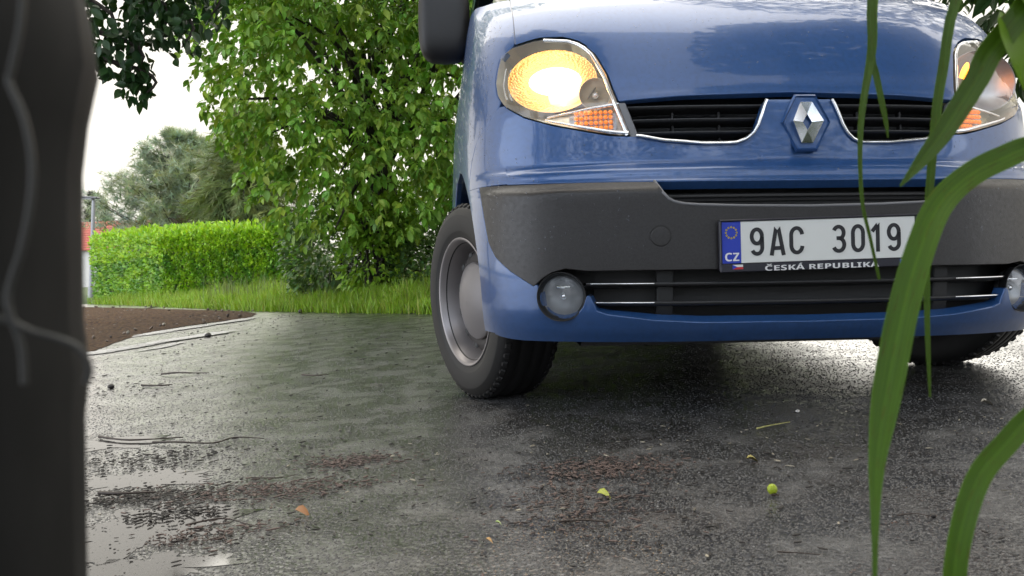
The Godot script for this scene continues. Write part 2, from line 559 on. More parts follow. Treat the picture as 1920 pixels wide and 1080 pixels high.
func dirt() -> void:
	var out := []
	for p in [[-8.164, -16.22], [-6.257, -14.005], [-4.616, -12.011], [-3.48, -10.603], [-2.952, -9.734], [-2.802, -8.862], [-2.987, -8.441], [-3.166, -7.94], [-3.195, -7.313], [-3.082, -6.562], [-2.952, -6.005], [-2.931, -5.557], [-3.205, -4.987], [-4.964, -4.783], [-8.039, -6.229], [-11.084, -10.715], [-11.054, -15.071]]:
		out.append(Vector2(p[0], p[1]))
	out.append(out[0])
	var ring := spline(out, 5)
	ring.pop_back()
	var c := Vector2(-5.58, -9.41)
	var mb := MB.new()
	var nz := FastNoiseLite.new()
	nz.seed = 5; nz.frequency = 1.6
	var rows := 14
	var n := ring.size()
	var pts := []
	var uvs := []
	for j in rows + 1:
		for k in n + 1:
			var e: Vector2 = ring[k % n]
			var q: Vector2 = c.lerp(e * 1.0, 1.0 - float(j) / rows)
			var edge := minf(1.0, j / 3.0)
			var wob := 0.06 * nz.get_noise_2d(q.x * 3.0, q.y * 3.0)
			q += (e - c).normalized() * wob
			var y := 0.004 + edge * (0.035 + 0.035 * nz.get_noise_2d(q.x, q.y) + 0.02 * nz.get_noise_2d(q.x * 4.0, q.y * 4.0))
			pts.append(Vector3(q.x, y, q.y))
			uvs.append(q)
	mb.grid(pts, n, rows, uvs)
	mb.face(Vector3(c.x, -50.0, c.y))
	var dm := StandardMaterial3D.new()
	dm.albedo_color = Color(0.085, 0.050, 0.032).linear_to_srgb()
	dm.albedo_texture = tex(ramp(noise_image(512, 0.03, FastNoiseLite.TYPE_SIMPLEX, 31, 5), [[0.0, Color(0.35, 0.33, 0.3)], [0.45, Color(0.8, 0.75, 0.7)], [0.62, Color(1, 0.95, 0.85)], [1.0, Color(0.9, 1.0, 0.7)]]))
	dm.normal_enabled = true
	dm.normal_texture = tex(bump(noise_image(512, 0.05, FastNoiseLite.TYPE_SIMPLEX, 32, 5), 6.0))
	dm.roughness = 0.85
	dm.metallic_specular = 0.25
	var d := struct("dirt", mb, dm)
	var sp := SphereMesh.new()
	sp.radius = 1.0; sp.height = 2.0; sp.radial_segments = 6; sp.rings = 3
	var tfs := []
	var cols := []
	var pr := PackedVector2Array()
	for e in ring: pr.append(e)
	while tfs.size() < 800:
		var q := Vector2(rng.randf_range(-10.4, -2.7), rng.randf_range(-16.5, -4.6))
		if not Geometry2D.is_point_in_polygon(q, pr): continue
		var s := rng.randf_range(0.006, 0.022)
		tfs.append(Transform3D(Basis.from_euler(rv(3.0)).scaled_local(Vector3(s, s * 0.6, s * rng.randf_range(0.5, 1.3))), Vector3(q.x, 0.03 + 0.03 * nz.get_noise_2d(q.x, q.y), q.y)))
		var t := rng.randf_range(0.03, 0.13)
		cols.append(Color(t * 1.35, t, t * 0.75) if rng.randf() > 0.05 else Color(0.3, 0.27, 0.22))
	var cm := StandardMaterial3D.new()
	cm.vertex_color_use_as_albedo = true
	cm.roughness = 0.6
	swarm("clods", sp, cm, tfs, cols, d)
	# pale washed-out silt along the edge of the dirt, wet
	var wm := mat(Color(0.42, 0.42, 0.43), 0.55)
	wm.clearcoat_enabled = true
	wm.clearcoat = 0.35
	wm.clearcoat_roughness = 0.4
	wm.albedo_texture = tex(ramp(noise_image(256, 0.05, FastNoiseLite.TYPE_SIMPLEX, 61, 4), [[0.0, Color(0.55, 0.52, 0.5)], [0.5, Color(0.9, 0.9, 0.9)], [1.0, Color(1, 1, 1)]]))
	wm.uv1_scale = Vector3(3, 3, 3)
	for line in [[Vector2(-3.17, -7.1), Vector2(-2.95, -7.8), Vector2(-2.68, -8.6), 9, 0.055], [Vector2(-2.86, -5.55), Vector2(-2.62, -6.0), Vector2(-2.46, -6.7), 8, 0.065], [Vector2(-2.50, -5.55), Vector2(-2.42, -5.8), Vector2(-2.40, -6.1), 3, 0.03]]:
		for k in int(line[3]):
			var q: float = (k + rng.randf_range(0.2, 0.8)) / float(line[3])
			var m: Vector2 = line[0].lerp(line[1], q).lerp(line[1].lerp(line[2], q), q)
			var dir: Vector2 = (line[2] - line[0]).normalized()
			var lw: float = line[4] * rng.randf_range(0.8, 1.8)
			var ll := lw * rng.randf_range(2.5, 5.0)
			m += Vector2(-dir.y, dir.x) * rng.randfn(0, 0.4) * lw
			var poly := PackedVector2Array()
			for j in 40:
				var an := TAU * j / 40.0
				var r := 1.0 + 0.45 * nz.get_noise_2d(cos(an) * 2.2 + k * 7.0, sin(an) * 2.2 + m.x * 9.0) + rng.randf_range(-0.10, 0.10)
				poly.append(m + dir * cos(an) * ll * r + Vector2(-dir.y, dir.x) * sin(an) * lw * r)
			var pm := MB.new()
			var idx := Geometry2D.triangulate_polygon(poly)
			if idx.is_empty(): continue
			var lift := 0.0055 + 0.0007 * k
			for v in poly: pm.vert(Vector3(v.x, lift, v.y), Vector3.UP, v)
			for j in range(0, idx.size(), 3): pm.tri(idx[j], idx[j + 1], idx[j + 2])
			struct("pale_silt", pm, wm)

# ---------------------------------------------------------------- the van
var CX: Mono
var CZ: Mono
var PF: Mono
var PS: Mono
var van_root: Node3D
var BT: Basis

func sm(a: float, b: float, x: float) -> float:
	var t := clampf((x - a) / (b - a), 0.0, 1.0)
	return t * t * (3.0 - 2.0 * t)

func sf(s: float, y: float) -> Vector3:
	# the skin of the van's nose: s runs round the plan from the middle, y is the height
	var a := absf(s)
	var e := 0.001
	var a0 := maxf(a - e, 0.0)
	var tx := CX.at(a + e) - CX.at(a0)
	var tz := CZ.at(a + e) - CZ.at(a0)
	var nx := -tz / sqrt(tx * tx + tz * tz)
	return Vector3(signf(s) * (CX.at(a) + nx * PS.at(y) * sm(0.6, 1.1, a)), y, CZ.at(a) + PF.at(y) * (1.0 - sm(0.7, 1.6, a)))

func sn(s: float, y: float) -> Vector3:
	var e := 0.004
	if absf(s) < e: s = e
	return (sf(s + e, y) - sf(s - e, y)).cross(sf(s, y + e) - sf(s, y - e)).normalized()

func sp3(s: float, y: float, off: float) -> Vector3:
	return sf(s, y) + sn(s, y) * off

func patch(mb: MB, f: Callable, nu: int, nv: int, off := 0.0, lip := 0.0) -> void:
	var base := mb.v.size()
	var nn := []
	for b in nv + 1:
		for a in nu + 1:
			var q: Vector2 = f.call(float(a) / nu, float(b) / nv)
			var n := sn(q.x, q.y)
			nn.append(n)
			mb.vert(sf(q.x, q.y) + n * off, n, Vector2(q.x, q.y))
	for b in nv:
		for a in nu:
			var k := base + b * (nu + 1) + a
			mb.quad(k, k + 1, k + nu + 2, k + nu + 1)
	if lip > 0.0:
		var loop := []
		for a in nu: loop.append(a)
		for b in nv: loop.append(b * (nu + 1) + nu)
		for a in nu: loop.append(nv * (nu + 1) + nu - a)
		for b in nv: loop.append((nv - b) * (nu + 1))
		var ctr := Vector3.ZERO
		for k in loop: ctr += mb.v[base + k]
		ctr /= loop.size()
		for j in loop.size():
			var k0: int = loop[j]
			var k1: int = loop[(j + 1) % loop.size()]
			var p0 := mb.v[base + k0]
			var p1 := mb.v[base + k1]
			if p0.distance_to(p1) < 1e-5: continue
			var o := (p1 - p0).cross(nn[k0]).normalized()
			# two steps: a small rounding, then the turned-in edge
			var inner: int = k0
			var mid := (p0 + p1) * 0.5
			if _is_inside(mb, base, nu, nv, mid + o * 0.002, mid - o * 0.002, nn[k0], k0): o = -o
			var r := minf(0.006, lip * 0.4)
			var q0: Vector3 = p0 + o * r * 0.5 - nn[k0] * r
			var q1: Vector3 = p1 + o * r * 0.5 - nn[k1] * r
			var a0 := mb.vert(p0, nn[k0]); var a1 := mb.vert(p1, nn[k1])
			var b0 := mb.vert(q0, o); var b1 := mb.vert(q1, o)
			mb.quad(a0, a1, b1, b0)
			var c0 := mb.vert(q0 - nn[k0] * (lip - r), o); var c1 := mb.vert(q1 - nn[k1] * (lip - r), o)
			mb.quad(b0, b1, c1, c0)

func _is_inside(mb: MB, base: int, nu: int, nv: int, p: Vector3, q: Vector3, n: Vector3, k0: int) -> bool:
	# which side of the edge the patch lies on: towards the neighbour one row or column in
	var a := k0 % (nu + 1)
	var b := k0 / (nu + 1)
	var a2 := clampi(a, 1, nu - 1) if nu > 1 else a
	var b2 := clampi(b, 1, nv - 1) if nv > 1 else b
	var inn := mb.v[base + b2 * (nu + 1) + a2]
	if a2 == a and b2 == b:
		inn = mb.v[base + (nv / 2) * (nu + 1) + nu / 2]
	return p.distance_squared_to(inn) < q.distance_squared_to(inn)

func part(called: String, mb, m: Material, parent: Node3D = null) -> MeshInstance3D:
	var o := obj(called, mb, m, parent if parent else van_root)
	if parent == null or parent == van_root: o.transform.basis = BT
	return o

const SEAM := [[0.0, 0.640], [0.4, 0.641], [0.75, 0.648], [1.0, 0.656], [1.2, 0.66]]
const CUT := [[0.0, 0.566], [0.19, 0.569], [0.30, 0.573], [0.345, 0.577], [0.375, 0.586], [0.392, 0.602], [0.402, 0.622], [0.408, 0.641]]
const GLOW := [[0.0, 0.406], [0.60, 0.405], [0.66, 0.412], [0.70, 0.402], [0.73, 0.385], [0.757, 0.364], [0.838, 0.406], [0.903, 0.446], [0.938, 0.490], [0.965, 0.568], [1.0, 0.656]]
const LIP := [[0.0, 0.257], [0.113, 0.258], [0.289, 0.259], [0.416, 0.266], [0.545, 0.283], [0.597, 0.301]]
const LAMP_IN := [[0.772, 0.46], [0.858, 0.49], [0.956, 0.515], [1.024, 0.543], [1.056, 0.57], [1.08, 0.62], [1.088, 0.70]]
const LAMP_OUT := [[0.772, 0.462], [0.778, 0.518], [0.794, 0.588], [0.816, 0.678], [0.846, 0.768], [0.886, 0.84], [0.924, 0.873], [0.966, 0.885], [1.008, 0.875], [1.054, 0.855], [1.076, 0.798], [1.088, 0.702]]
const LAMP_LO := [[0.46, 0.772], [0.518, 0.778], [0.588, 0.794], [0.678, 0.816], [0.768, 0.846], [0.84, 0.886]]
const LAMP_TOP := [[0.543, 1.024], [0.57, 1.056], [0.62, 1.08], [0.70, 1.088], [0.80, 1.074], [0.855, 1.054]]
const HOOD := [[0.0, 0.893], [0.09, 0.891], [0.30, 0.884], [0.50, 0.872]]
const FRONT_TOP := [[0.0, 0.862], [0.089, 0.862], [0.098, 0.845], [0.118, 0.79], [0.132, 0.766], [0.15, 0.752], [0.175, 0.743], [0.263, 0.743], [0.37, 0.753], [0.435, 0.767], [0.46, 0.768]]
const GAP := [[0.656, 1.13], [0.74, 1.08], [0.80, 1.02], [0.84, 0.93], [0.892, 0.858]]
const ARCH_S := 1.405
const ARCH_Y := 0.345
const ARCH_R := 0.395

func arch_front(y: float) -> float:
	return ARCH_S - sqrt(maxf(0.0, ARCH_R * ARCH_R - (y - ARCH_Y) * (y - ARCH_Y)))

func arch_back(y: float) -> float:
	return ARCH_S + sqrt(maxf(0.0, ARCH_R * ARCH_R - (y - ARCH_Y) * (y - ARCH_Y)))

func blue_top(s: float) -> float:
	s = absf(s)
	if s < 0.594: return lin(LIP, s)
	if s < 0.752:
		var d := 0.0048 - (s - 0.673) * (s - 0.673)
		return 0.334 - sqrt(maxf(d, 0.0)) if s < 0.673 + 0.068 else minf(0.364, 0.334 - sqrt(maxf(d, 0.0)) + 0.1 * (s - 0.741) / 0.011)
	return lin(GLOW, s) - 0.004

func van() -> void:
	CX = Mono.new([[0, 0], [.26, .26], [.451545, .45], [.609065, .6], [.744175, .72], [.867982, .81], [.986687, .865], [1.110359, .895], [1.261681, .915], [1.562347, .935], [2.062447, .945], [5.262447, .945]])
	CZ = Mono.new([[0, 0], [.26, -.006], [.451545, -.03], [.609065, -.078], [.744175, -.14], [.867982, -.225], [.986687, -.33], [1.110359, -.45], [1.261681, -.6], [1.562347, -.9], [2.062447, -1.4], [5.262447, -4.6]])
	PF = Mono.new([[.12, -.12], [.20, -.06], [.25, -.02], [.30, 0], [.40, .004], [.565, .0], [.600, -.001], [.619, -.004], [.640, -.036], [.65, -.046], [.672, -.054], [.70, -.085], [.78, -.094], [.86, -.106], [.885, -.115], [.90, -.125], [.95, -.145], [1.0, -.17], [1.1, -.235], [1.2, -.34], [1.27, -.46], [1.5, -.8], [1.9, -1.5]])
	PS = Mono.new([[.12, -.05], [.20, -.03], [.3, -.01], [.5, 0], [.7, -.004], [.9, -.01], [1.0, -.02], [1.2, -.05], [1.5, -.09], [1.9, -.17]])
	BT = Basis(Vector3.BACK, deg_to_rad(-2.6))
	van_root = thing("van", "blue van turning on the wet road with its headlight lit", "van", Vector3(0.78, 0, -2.247))
	van_root.rotation.y = deg_to_rad(4.0)
	var mb: MB
	# bonnet
	mb = MB.new()
	patch(mb, func(u, v):
		var y0 := lin(HOOD, 0.46)
		var y: float = lerpf(0.0, 1.0, v)
		var inn := lin(LAMP_IN, lerpf(0.875, 1.05, minf(1.0, v * 1.0))) - 0.008
		var s: float = lerpf(-inn, inn, u)
		return Vector2(s, lerpf(lin(HOOD, absf(s)), 1.05, v)), 36, 14, 0.0, 0.02)
	var join := lin(LAMP_IN, 1.05) - 0.008
	patch(mb, func(u, v): return Vector2(lerpf(-join, join, u), lerpf(1.05, 1.30, v)), 36, 12)
	for sd in [-1.0, 1.0]:
		patch(mb, func(u, v):
			var s: float = lerpf(join, 0.79, u)
			return Vector2(s * sd, lerpf(lin(LAMP_TOP, s) + 0.008, 1.30, v)), 10, 8)
	part("bonnet", mb, M.paint)
	# blue front panel with the badge plinth
	mb = MB.new()
	var fs := [-0.84, -0.768, -0.678, -0.588, -0.518, -0.46, -0.435, -0.37, -0.263, -0.2, -0.175, -0.16, -0.15, -0.14, -0.132, -0.125, -0.118, -0.108, -0.098, -0.0935, -0.089, -0.06, -0.03, 0.0]
	for k in range(22, -1, -1): fs.append(-fs[k])
	var fsn: int = fs.size() - 1
	patch(mb, func(u, v):
		var s: float = fs[roundi(u * fsn)]
		var a := absf(s)
		var top := lin(FRONT_TOP, a) if a <= 0.46 else lin(LAMP_LO, a) - 0.006
		return Vector2(s, lerpf(lin(SEAM, a) + 0.003, top, v)), fsn, 16, 0.0, 0.03)
	# the plinth stands a little proud of the grille
	for k in mb.v.size():
		var p := mb.v[k]
		var w := 1.0 - sm(0.10, 0.20, absf(p.x))
		mb.v[k].z += 0.022 * w * sm(0.70, 0.76, p.y)
	for sd in [-1.0, 1.0]:
		patch(mb, func(u, v):
			var y: float = lerpf(lin(SEAM, 0.9) + 0.003, 0.886, v)
			return Vector2(sd * lerpf(0.84, lin(GAP, y), u), y), 8, 14, 0.0, 0.02)
	part("front_panel", mb, M.paint)
	# grey bumper
	mb = MB.new()
	var gs := []
	for q in [0.0, .06, .12, .19, .25, .30, .345, .36, .375, .384, .392, .398, .402, .405, .408, .44, .5, .56, .60, .63, .66, .68, .70, .715, .73, .745, .757, .79, .838, .87, .903, .92, .938, .95, .965, .98, .995]: gs.append(q)
	var full := []
	for k in range(gs.size() - 1, 0, -1): full.append(-gs[k])
	full.append_array(gs)
	patch(mb, func(u, v):
		var s: float = full[roundi(u * (full.size() - 1))]
		var a := absf(s)
		var top := lin(CUT, a) if a < 0.408 else lin(SEAM, a) - 0.002
		return Vector2(s, lerpf(minf(lin(GLOW, a), top), top, v)), full.size() - 1, 14, 0.0, 0.028)
	part("bumper", mb, M.grey)
	# blue lower bumper
	mb = MB.new()
	var ls := []
	for q in [0.0, .06, .113, .2, .289, .35, .416, .48, .545, .575, .594, .6, .61, .625, .64, .655, .673, .69, .705, .72, .735, .745, .748, .752, .757, .79, .838, .87, .903, .92, .938]: ls.append(q)
	full = []
	for k in range(ls.size() - 1, 0, -1): full.append(-ls[k])
	full.append_array(ls)
	var bot := [[0.0, .210], [0.82, .206], [0.9, .212], [1.0, .225], [1.1, .235]]
	patch(mb, func(u, v):
		var s: float = full[roundi(u * (full.size() - 1))]
		return Vector2(s, lerpf(lin(bot, absf(s)), blue_top(s), v)), full.size() - 1, 8, 0.0, 0.035)
	for sd in [-1.0, 1.0]:
		patch(mb, func(u, v):
			var y: float = lerpf(lin(bot, 0.97), 0.653, v)
			var s0 := 0.938
			for k in range(8, 10):
				if y > GLOW[k][1]: s0 = lerpf(GLOW[k][0], GLOW[k + 1][0], clampf((y - GLOW[k][1]) / (GLOW[k + 1][1] - GLOW[k][1]), 0, 1)) + 0.004
			return Vector2(sd * lerpf(s0, maxf(s0 + 0.01, minf(arch_front(y), 1.15)), u), y), 6, 20, 0.0, 0.03)
	part("lower_bumper", mb, M.paint)
	# dark skin behind the openings, so that gaps and grilles are deep
	mb = MB.new()
	patch(mb, func(u, v): return Vector2(lerpf(-0.93, 0.93, u), lerpf(0.20, 1.16, v)), 40, 24, -0.11)
	mb.box(Vector3(0, 0.5, -1.1), Vector3(1.2, 0.62, 1.6), 0.02)
	mb.box(Vector3(0, 0.33, -2.9), Vector3(1.7, 0.22, 3.2), 0.02)
	mb.box(Vector3(-0.1, 0.27, -0.75), Vector3(1.05, 0.16, 1.2), 0.03)
	mb.box(Vector3(0.0, 0.24, -1.7), Vector3(0.5, 0.16, 1.2), 0.05)
	part("inner_body", mb, M.void)
	grilles()
	for sd in [-1.0, 1.0]: side_parts(sd)
	badge()
	number_plate()
	rest_of_body()
	drops()

func grilles() -> void:
	var mb: MB
	# bright trim under the grille
	for sd in [-1.0, 1.0]:
		mb = MB.new()
		var p := []
		var r := []
		for k in 41:
			var s := lerpf(0.091, 0.445, pow(k / 40.0, 1.6))
			var w := 1.0 - sm(0.10, 0.20, s)
			var y := lin(FRONT_TOP, s) + 0.003
			p.append(sf(s * sd, y) + Vector3(0, 0, 0.006 + 0.022 * w * sm(0.70, 0.76, y)))
			r.append(0.0048)
		mb.tube(p, r, 8)
		part("chrome_trim", mb, M.chrome)
	# upper grille: three slats each side, with uprights
	var g := Node3D.new()
	g.name = "grille"
	van_root.add_child(g, true)
	g.transform.basis = BT
	for sd in [-1.0, 1.0]:
		for y in [0.852, 0.815, 0.779]:
			mb = MB.new()
			var s1: float = 0.462 + (y - 0.80) * 0.33
			var s0: float = 0.06
			var pts := []
			var n := 16
			for row in [[0.0, -0.028], [0.0048, -0.024], [0.0055, -0.030], [-0.002, -0.075], [-0.016, -0.06], [-0.004, -0.030], [0.0, -0.028]]:
				for k in n + 1:
					var s := lerpf(s0, s1, float(k) / n)
					pts.append(sf(s * sd, y) + Vector3(0, row[0], row[1]))
			mb.grid(pts, n, 6)
			obj("slat", mb, M.slat if M.has("slat") else _slat_mat(), g)
		for s in [0.20, 0.33]:
			for y in [0.834, 0.797, 0.765]:
				mb = MB.new()
				mb.box(sf(s * sd, y) + Vector3(0, 0, -0.062), Vector3(0.006, 0.03, 0.02), 0.001)
				obj("upright", mb, M.black, g)
	# upper air intake in the bumper: one thin dark bar
	mb = MB.new()
	patch(mb, func(u, v): return Vector2(lerpf(-0.43, 0.43, u), lerpf(0.55, 0.645, v)), 24, 6, -0.05)
	part("upper_intake", mb, M.black)
	mb = MB.new()
	patch(mb, func(u, v): return Vector2(lerpf(-0.40, 0.40, u), lerpf(0.600, 0.606, v)), 24, 2, -0.038, 0.02)
	part("intake_bar", mb, M.black)
	mb = MB.new()
	var p2 := []
	var r2 := []
	for k in 61:
		var s := lerpf(-0.408, 0.408, k / 60.0)
		p2.append(sf(s, lin(CUT, absf(s)) + 0.001) + Vector3(0, 0, -0.002))
		r2.append(0.0042)
	mb.tube(p2, r2, 8)
	part("intake_trim", mb, M.grey_light)
	# lower grille
	var lg := Node3D.new()
	lg.name = "lower_grille"
	van_root.add_child(lg, true)
	lg.transform.basis = BT
	mb = MB.new()
	patch(mb, func(u, v): return Vector2(lerpf(-0.60, 0.60, u), lerpf(0.24, 0.42, v)), 30, 6, -0.09)
	obj("backing", mb, M.void, lg)
	for row in [[0.363, 0.60], [0.312, 0.585]]:
		mb = MB.new()
		var pts := []
		var n := 40
		for q in [[0.0, -0.020], [0.006, -0.016], [0.007, -0.024], [0.002, -0.08], [-0.010, -0.06], [-0.004, -0.022], [0.0, -0.020]]:
			for k in n + 1:
				var s: float = lerpf(-row[1], row[1], float(k) / n)
				pts.append(sf(s, row[0] + 0.004 * s * s) + Vector3(0, q[0], q[1]))
		mb.grid(pts, n, 6)
		obj("slat", mb, _slat_mat(), lg)
		# bright strips at the outer ends of each slat
		for sd in [-1.0, 1.0]:
			mb = MB.new()
			var p := []
			var r := []
			for k in 9:
				var s: float = lerpf(0.418, row[1] - 0.012, k / 8.0)
				p.append(sf(s * sd, row[0] + 0.004 * s * s + 0.004) + Vector3(0, 0, -0.014))
				r.append(0.0022)
			mb.tube(p, r, 6)
			obj("bright_strip", mb, M.chrome, lg)
	for sd in [-1.0, 1.0]:
		mb = MB.new()
		patch(mb, func(u, v): return Vector2(sd * lerpf(0.370, 0.410, u), lerpf(0.262, 0.408, v)), 3, 8, -0.034, 0.05)
		obj("divider", mb, M.black, lg)
	# round cover of the towing eye
	mb = MB.new()
	var c := sf(-0.403, 0.492)
	mb.lathe([Vector2(0, 0.0025), Vector2(0.024, 0.0025), Vector2(0.026, 0.0005), Vector2(0.0275, -0.003), Vector2(0.029, 0.001), Vector2(0.0305, -0.001)], 32, Transform3D(Basis.looking_at(-sn(-0.403, 0.492)), c))
	part("towing_eye_cover", mb, M.grey)

func _slat_mat() -> Material:
	if not M.has("slat"):
		M.slat = mat(Color(0.02, 0.02, 0.022), 0.38)
	return M.slat

func side_parts(sd: float) -> void:
	var mb: MB
	# wing
	mb = MB.new()
	var end := 1.95
	patch(mb, func(u, v):
		var y: float = lerpf(0.74, 1.30, v)
		var s0: float = lin(GAP, y) + 0.006 if y < 0.885 else (maxf(lin(LAMP_OUT, y), 0.80) + 0.007 if y < 1.088 else 0.797)
		return Vector2(sd * lerpf(s0, end, u), y), 28, 24, 0.0, 0.02)
	patch(mb, func(u, v):
		var y: float = lerpf(0.60, 0.74, v)
		var s0: float = lin(GAP, maxf(y, 0.656)) + 0.006
		return Vector2(sd * lerpf(minf(s0, arch_front(y)), arch_front(y), u), y), 6, 8, 0.0, 0.02)
	patch(mb, func(u, v):
		var y: float = lerpf(0.24, 0.74, v)
		return Vector2(sd * lerpf(arch_back(y), end, u), y), 8, 20, 0.0, 0.02)
	part("wing", mb, M.paint)
	# wheel arch liner
	mb = MB.new()
	var c := Vector3(sd * 0.83, 0.345, sf(ARCH_S, 0.5).z)
	mb.lathe([Vector2(0.425, 0.0), Vector2(0.43, -0.24), Vector2(0.05, -0.26)], 40, Transform3D(Basis(Vector3.UP, sd * PI / 2), c), 0.0, TAU)
	var liner := MB.new()
	for k in range(0, mb.i.size(), 3):
		if mb.v[mb.i[k]].y > 0.3 and mb.v[mb.i[k + 1]].y > 0.3 and mb.v[mb.i[k + 2]].y > 0.3:
			var a := liner.vert(mb.v[mb.i[k]], mb.n[mb.i[k]]); var b := liner.vert(mb.v[mb.i[k + 1]], mb.n[mb.i[k + 1]]); var d := liner.vert(mb.v[mb.i[k + 2]], mb.n[mb.i[k + 2]])
			liner.i.append_array(PackedInt32Array([a, b, d]))
	part("wheel_arch", liner, M.black)
	wheel(sd, Vector3(-0.805 if sd < 0 else 0.81, 0.335, -0.77), 22.0 if sd < 0 else 31.0)
	headlight(sd)
	fog_light(sd)
	mirror(sd)
	# strip between grille and headlight
	mb = MB.new()
	patch(mb, func(u, v):
		var y: float = lerpf(0.770, 0.866, v)
		var s1 := lin(LAMP_IN, y) - 0.003
		return Vector2(sd * lerpf(s1 - 0.017, s1, u), y), 2, 8, -0.004, 0.02)
	part("grille_cheek", mb, M.grey_light)

func headlight(sd: float) -> void:
	var h := Node3D.new()
	h.name = "headlight"
	while van_root.has_node(NodePath(String(h.name))): h.name = "headlight_001"
	van_root.add_child(h, true)
	h.transform.basis = BT
	if sd < 0: h.set_meta("label", "headlight glowing white hot in its low beam bowl")
	else: h.set_meta("label", "headlight half hidden by grass, glowing orange inside")
	var mb := MB.new()
	var f := func(u, v, gap):
		var y: float = lerpf(0.775, 1.086, v)
		return Vector2(sd * lerpf(lin(LAMP_IN, y) + gap, maxf(lin(LAMP_OUT, y) - gap, lin(LAMP_IN, y) + gap + 0.003), u), y)
	patch(mb, func(u, v): return f.call(u, v, 0.0), 20, 26, 0.001)
	obj("lens", mb, M.glass, h)
	# chrome border inside the lens
	mb = MB.new()
	var rim_in := []
	for k in 25: rim_in.append(sp3(sd * (lin(LAMP_IN, lerpf(0.774, 1.086, k / 24.0)) + 0.008), lerpf(0.774, 1.086, k / 24.0), -0.004))
	var rr := []
	for k in 25: rr.append(0.0055)
	mb.tube(rim_in, rr, 6)
	var rim_lo := []
	rr = []
	for k in 20:
		var s := lerpf(0.465, 0.70, k / 19.0)
		rim_lo.append(sp3(sd * s, lin(LAMP_LO, s) + 0.008, -0.004))
		rr.append(lerpf(0.0065, 0.003, k / 19.0))
	mb.tube(rim_lo, rr, 6)
	obj("chrome_border", mb, M.chrome, h)
	# housing: back wall and the wall round the edge
	mb = MB.new()
	patch(mb, func(u, v): return f.call(u, v, 0.0), 20, 26, -0.085)
	var loop := []
	for k in 27: loop.append(f.call(0.0, k / 26.0, 0.0))
	for k in range(26, -1, -1): loop.append(f.call(1.0, k / 26.0, 0.0))
	for k in loop.size():
		var a: Vector2 = loop[k]
		var b: Vector2 = loop[(k + 1) % loop.size()]
		if a.distance_to(b) < 1e-5: continue
		var p0 := sp3(a.x, a.y, -0.002)
		var p1 := sp3(b.x, b.y, -0.002)
		var q0 := sp3(a.x, a.y, -0.085)
		var q1 := sp3(b.x, b.y, -0.085)
		mb.flat_quad(p0, p1, q1, q0, (p1 - p0).cross(q0 - p0).normalized())
	obj("housing", mb, M.lamp_housing, h)
	# ribs at the outer end
	for k in 3:
		mb = MB.new()
		var p := []
		var r := []
		for j in 9:
			var y := lerpf(0.915, 1.02, j / 8.0)
			p.append(sp3(sd * (lin(LAMP_OUT, y) - 0.018 - 0.013 * k), y, -0.02 - 0.01 * k))
			r.append(0.003)
		mb.tube(p, r, 6)
		obj("rib", mb, M.chrome, h)
	# low beam bowl and its lamp
	var fwd := Basis.IDENTITY
	var c := sf(sd * 0.685, 0.975) + Vector3(sd * 0.0, 0, 0.0)
	c += sn(sd * 0.685, 0.975) * -0.055
	var tf := Transform3D(Basis(Vector3.UP, sd * 0.25).scaled_local(Vector3(1.38, 0.95, 1.0)), c)
	mb = MB.new()
	mb.lathe([Vector2(0.096, 0.030), Vector2(0.0945, 0.031), Vector2(0.092, 0.026), Vector2(0.080, 0.005), Vector2(0.062, -0.014), Vector2(0.035, -0.026), Vector2(0.004, -0.030)], 40, tf)
	obj("low_beam_reflector", mb, M.warm_reflector if sd < 0 else M.satin, h)
	mb = MB.new()
	mb.ball(c + Vector3(sd * -0.004, 0.004, 0.006), Vector3(0.078 if sd < 0 else 0.02, 0.041 if sd < 0 else 0.02, 0.02), 20, 12, Basis(Vector3.UP, sd * 0.25))
	obj("lamp_bulb", mb, M.lit_lamp if sd < 0 else M.bulb_glass, h)
	if sd > 0: c = sp3(0.60, 0.985, -0.012)
	var o := OmniLight3D.new()
	o.name = "lamp_light"
	o.light_color = Color(1.0, 0.74, 0.42) if sd < 0 else Color(1.0, 0.55, 0.15)
	o.light_energy = 0.016 if sd < 0 else 0.002
	o.light_size = 0.03
	o.omni_range = 6.0
	o.omni_attenuation = 2.0
	o.shadow_enabled = true
	h.add_child(o)
	o.position = c + Vector3(0, 0, 0.007)
	# high beam bowl
	var c2 := sp3(sd * 0.557, 0.922, -0.056)
	mb = MB.new()
	mb.lathe([Vector2(0.046, 0.024), Vector2(0.044, 0.025), Vector2(0.042, 0.016), Vector2(0.035, 0.002), Vector2(0.02, -0.012), Vector2(0.003, -0.016)], 32, Transform3D(Basis(Vector3.UP, sd * 0.2), c2))
	obj("high_beam_reflector", mb, M.lamp_housing, h)
	mb = MB.new()
	mb.ball(c2 + Vector3(0, 0, 0.0), Vector3(0.010, 0.010, 0.014), 12, 8)
	obj("lamp_bulb", mb, M.bulb_glass, h)
	# bright bar over the indicator
	mb = MB.new()
	var bp := []
	var br := []
	for k in 12:
		var q := k / 11.0
		bp.append(sp3(sd * lerpf(0.70, 0.487, q), lerpf(0.842, 0.872, q), -0.018))
		br.append(lerpf(0.0025, 0.0055, q))
	mb.tube(bp, br, 6)
	obj("chrome_bar", mb, M.chrome, h)
	# amber indicator: rows of small facets
	mb = MB.new()
	for a in 8:
		for b in 4:
			var s := lerpf(0.515, 0.615, a / 7.0)
			var y := lerpf(0.806, 0.852, b / 3.0)
			if y < lin(LAMP_LO, s) + 0.014: continue
			mb.ball(sp3(sd * s, y, -0.03), Vector3(0.0066, 0.0062, 0.008), 6, 4)
	obj("indicator", mb, M.amber, h)
	mb = MB.new()
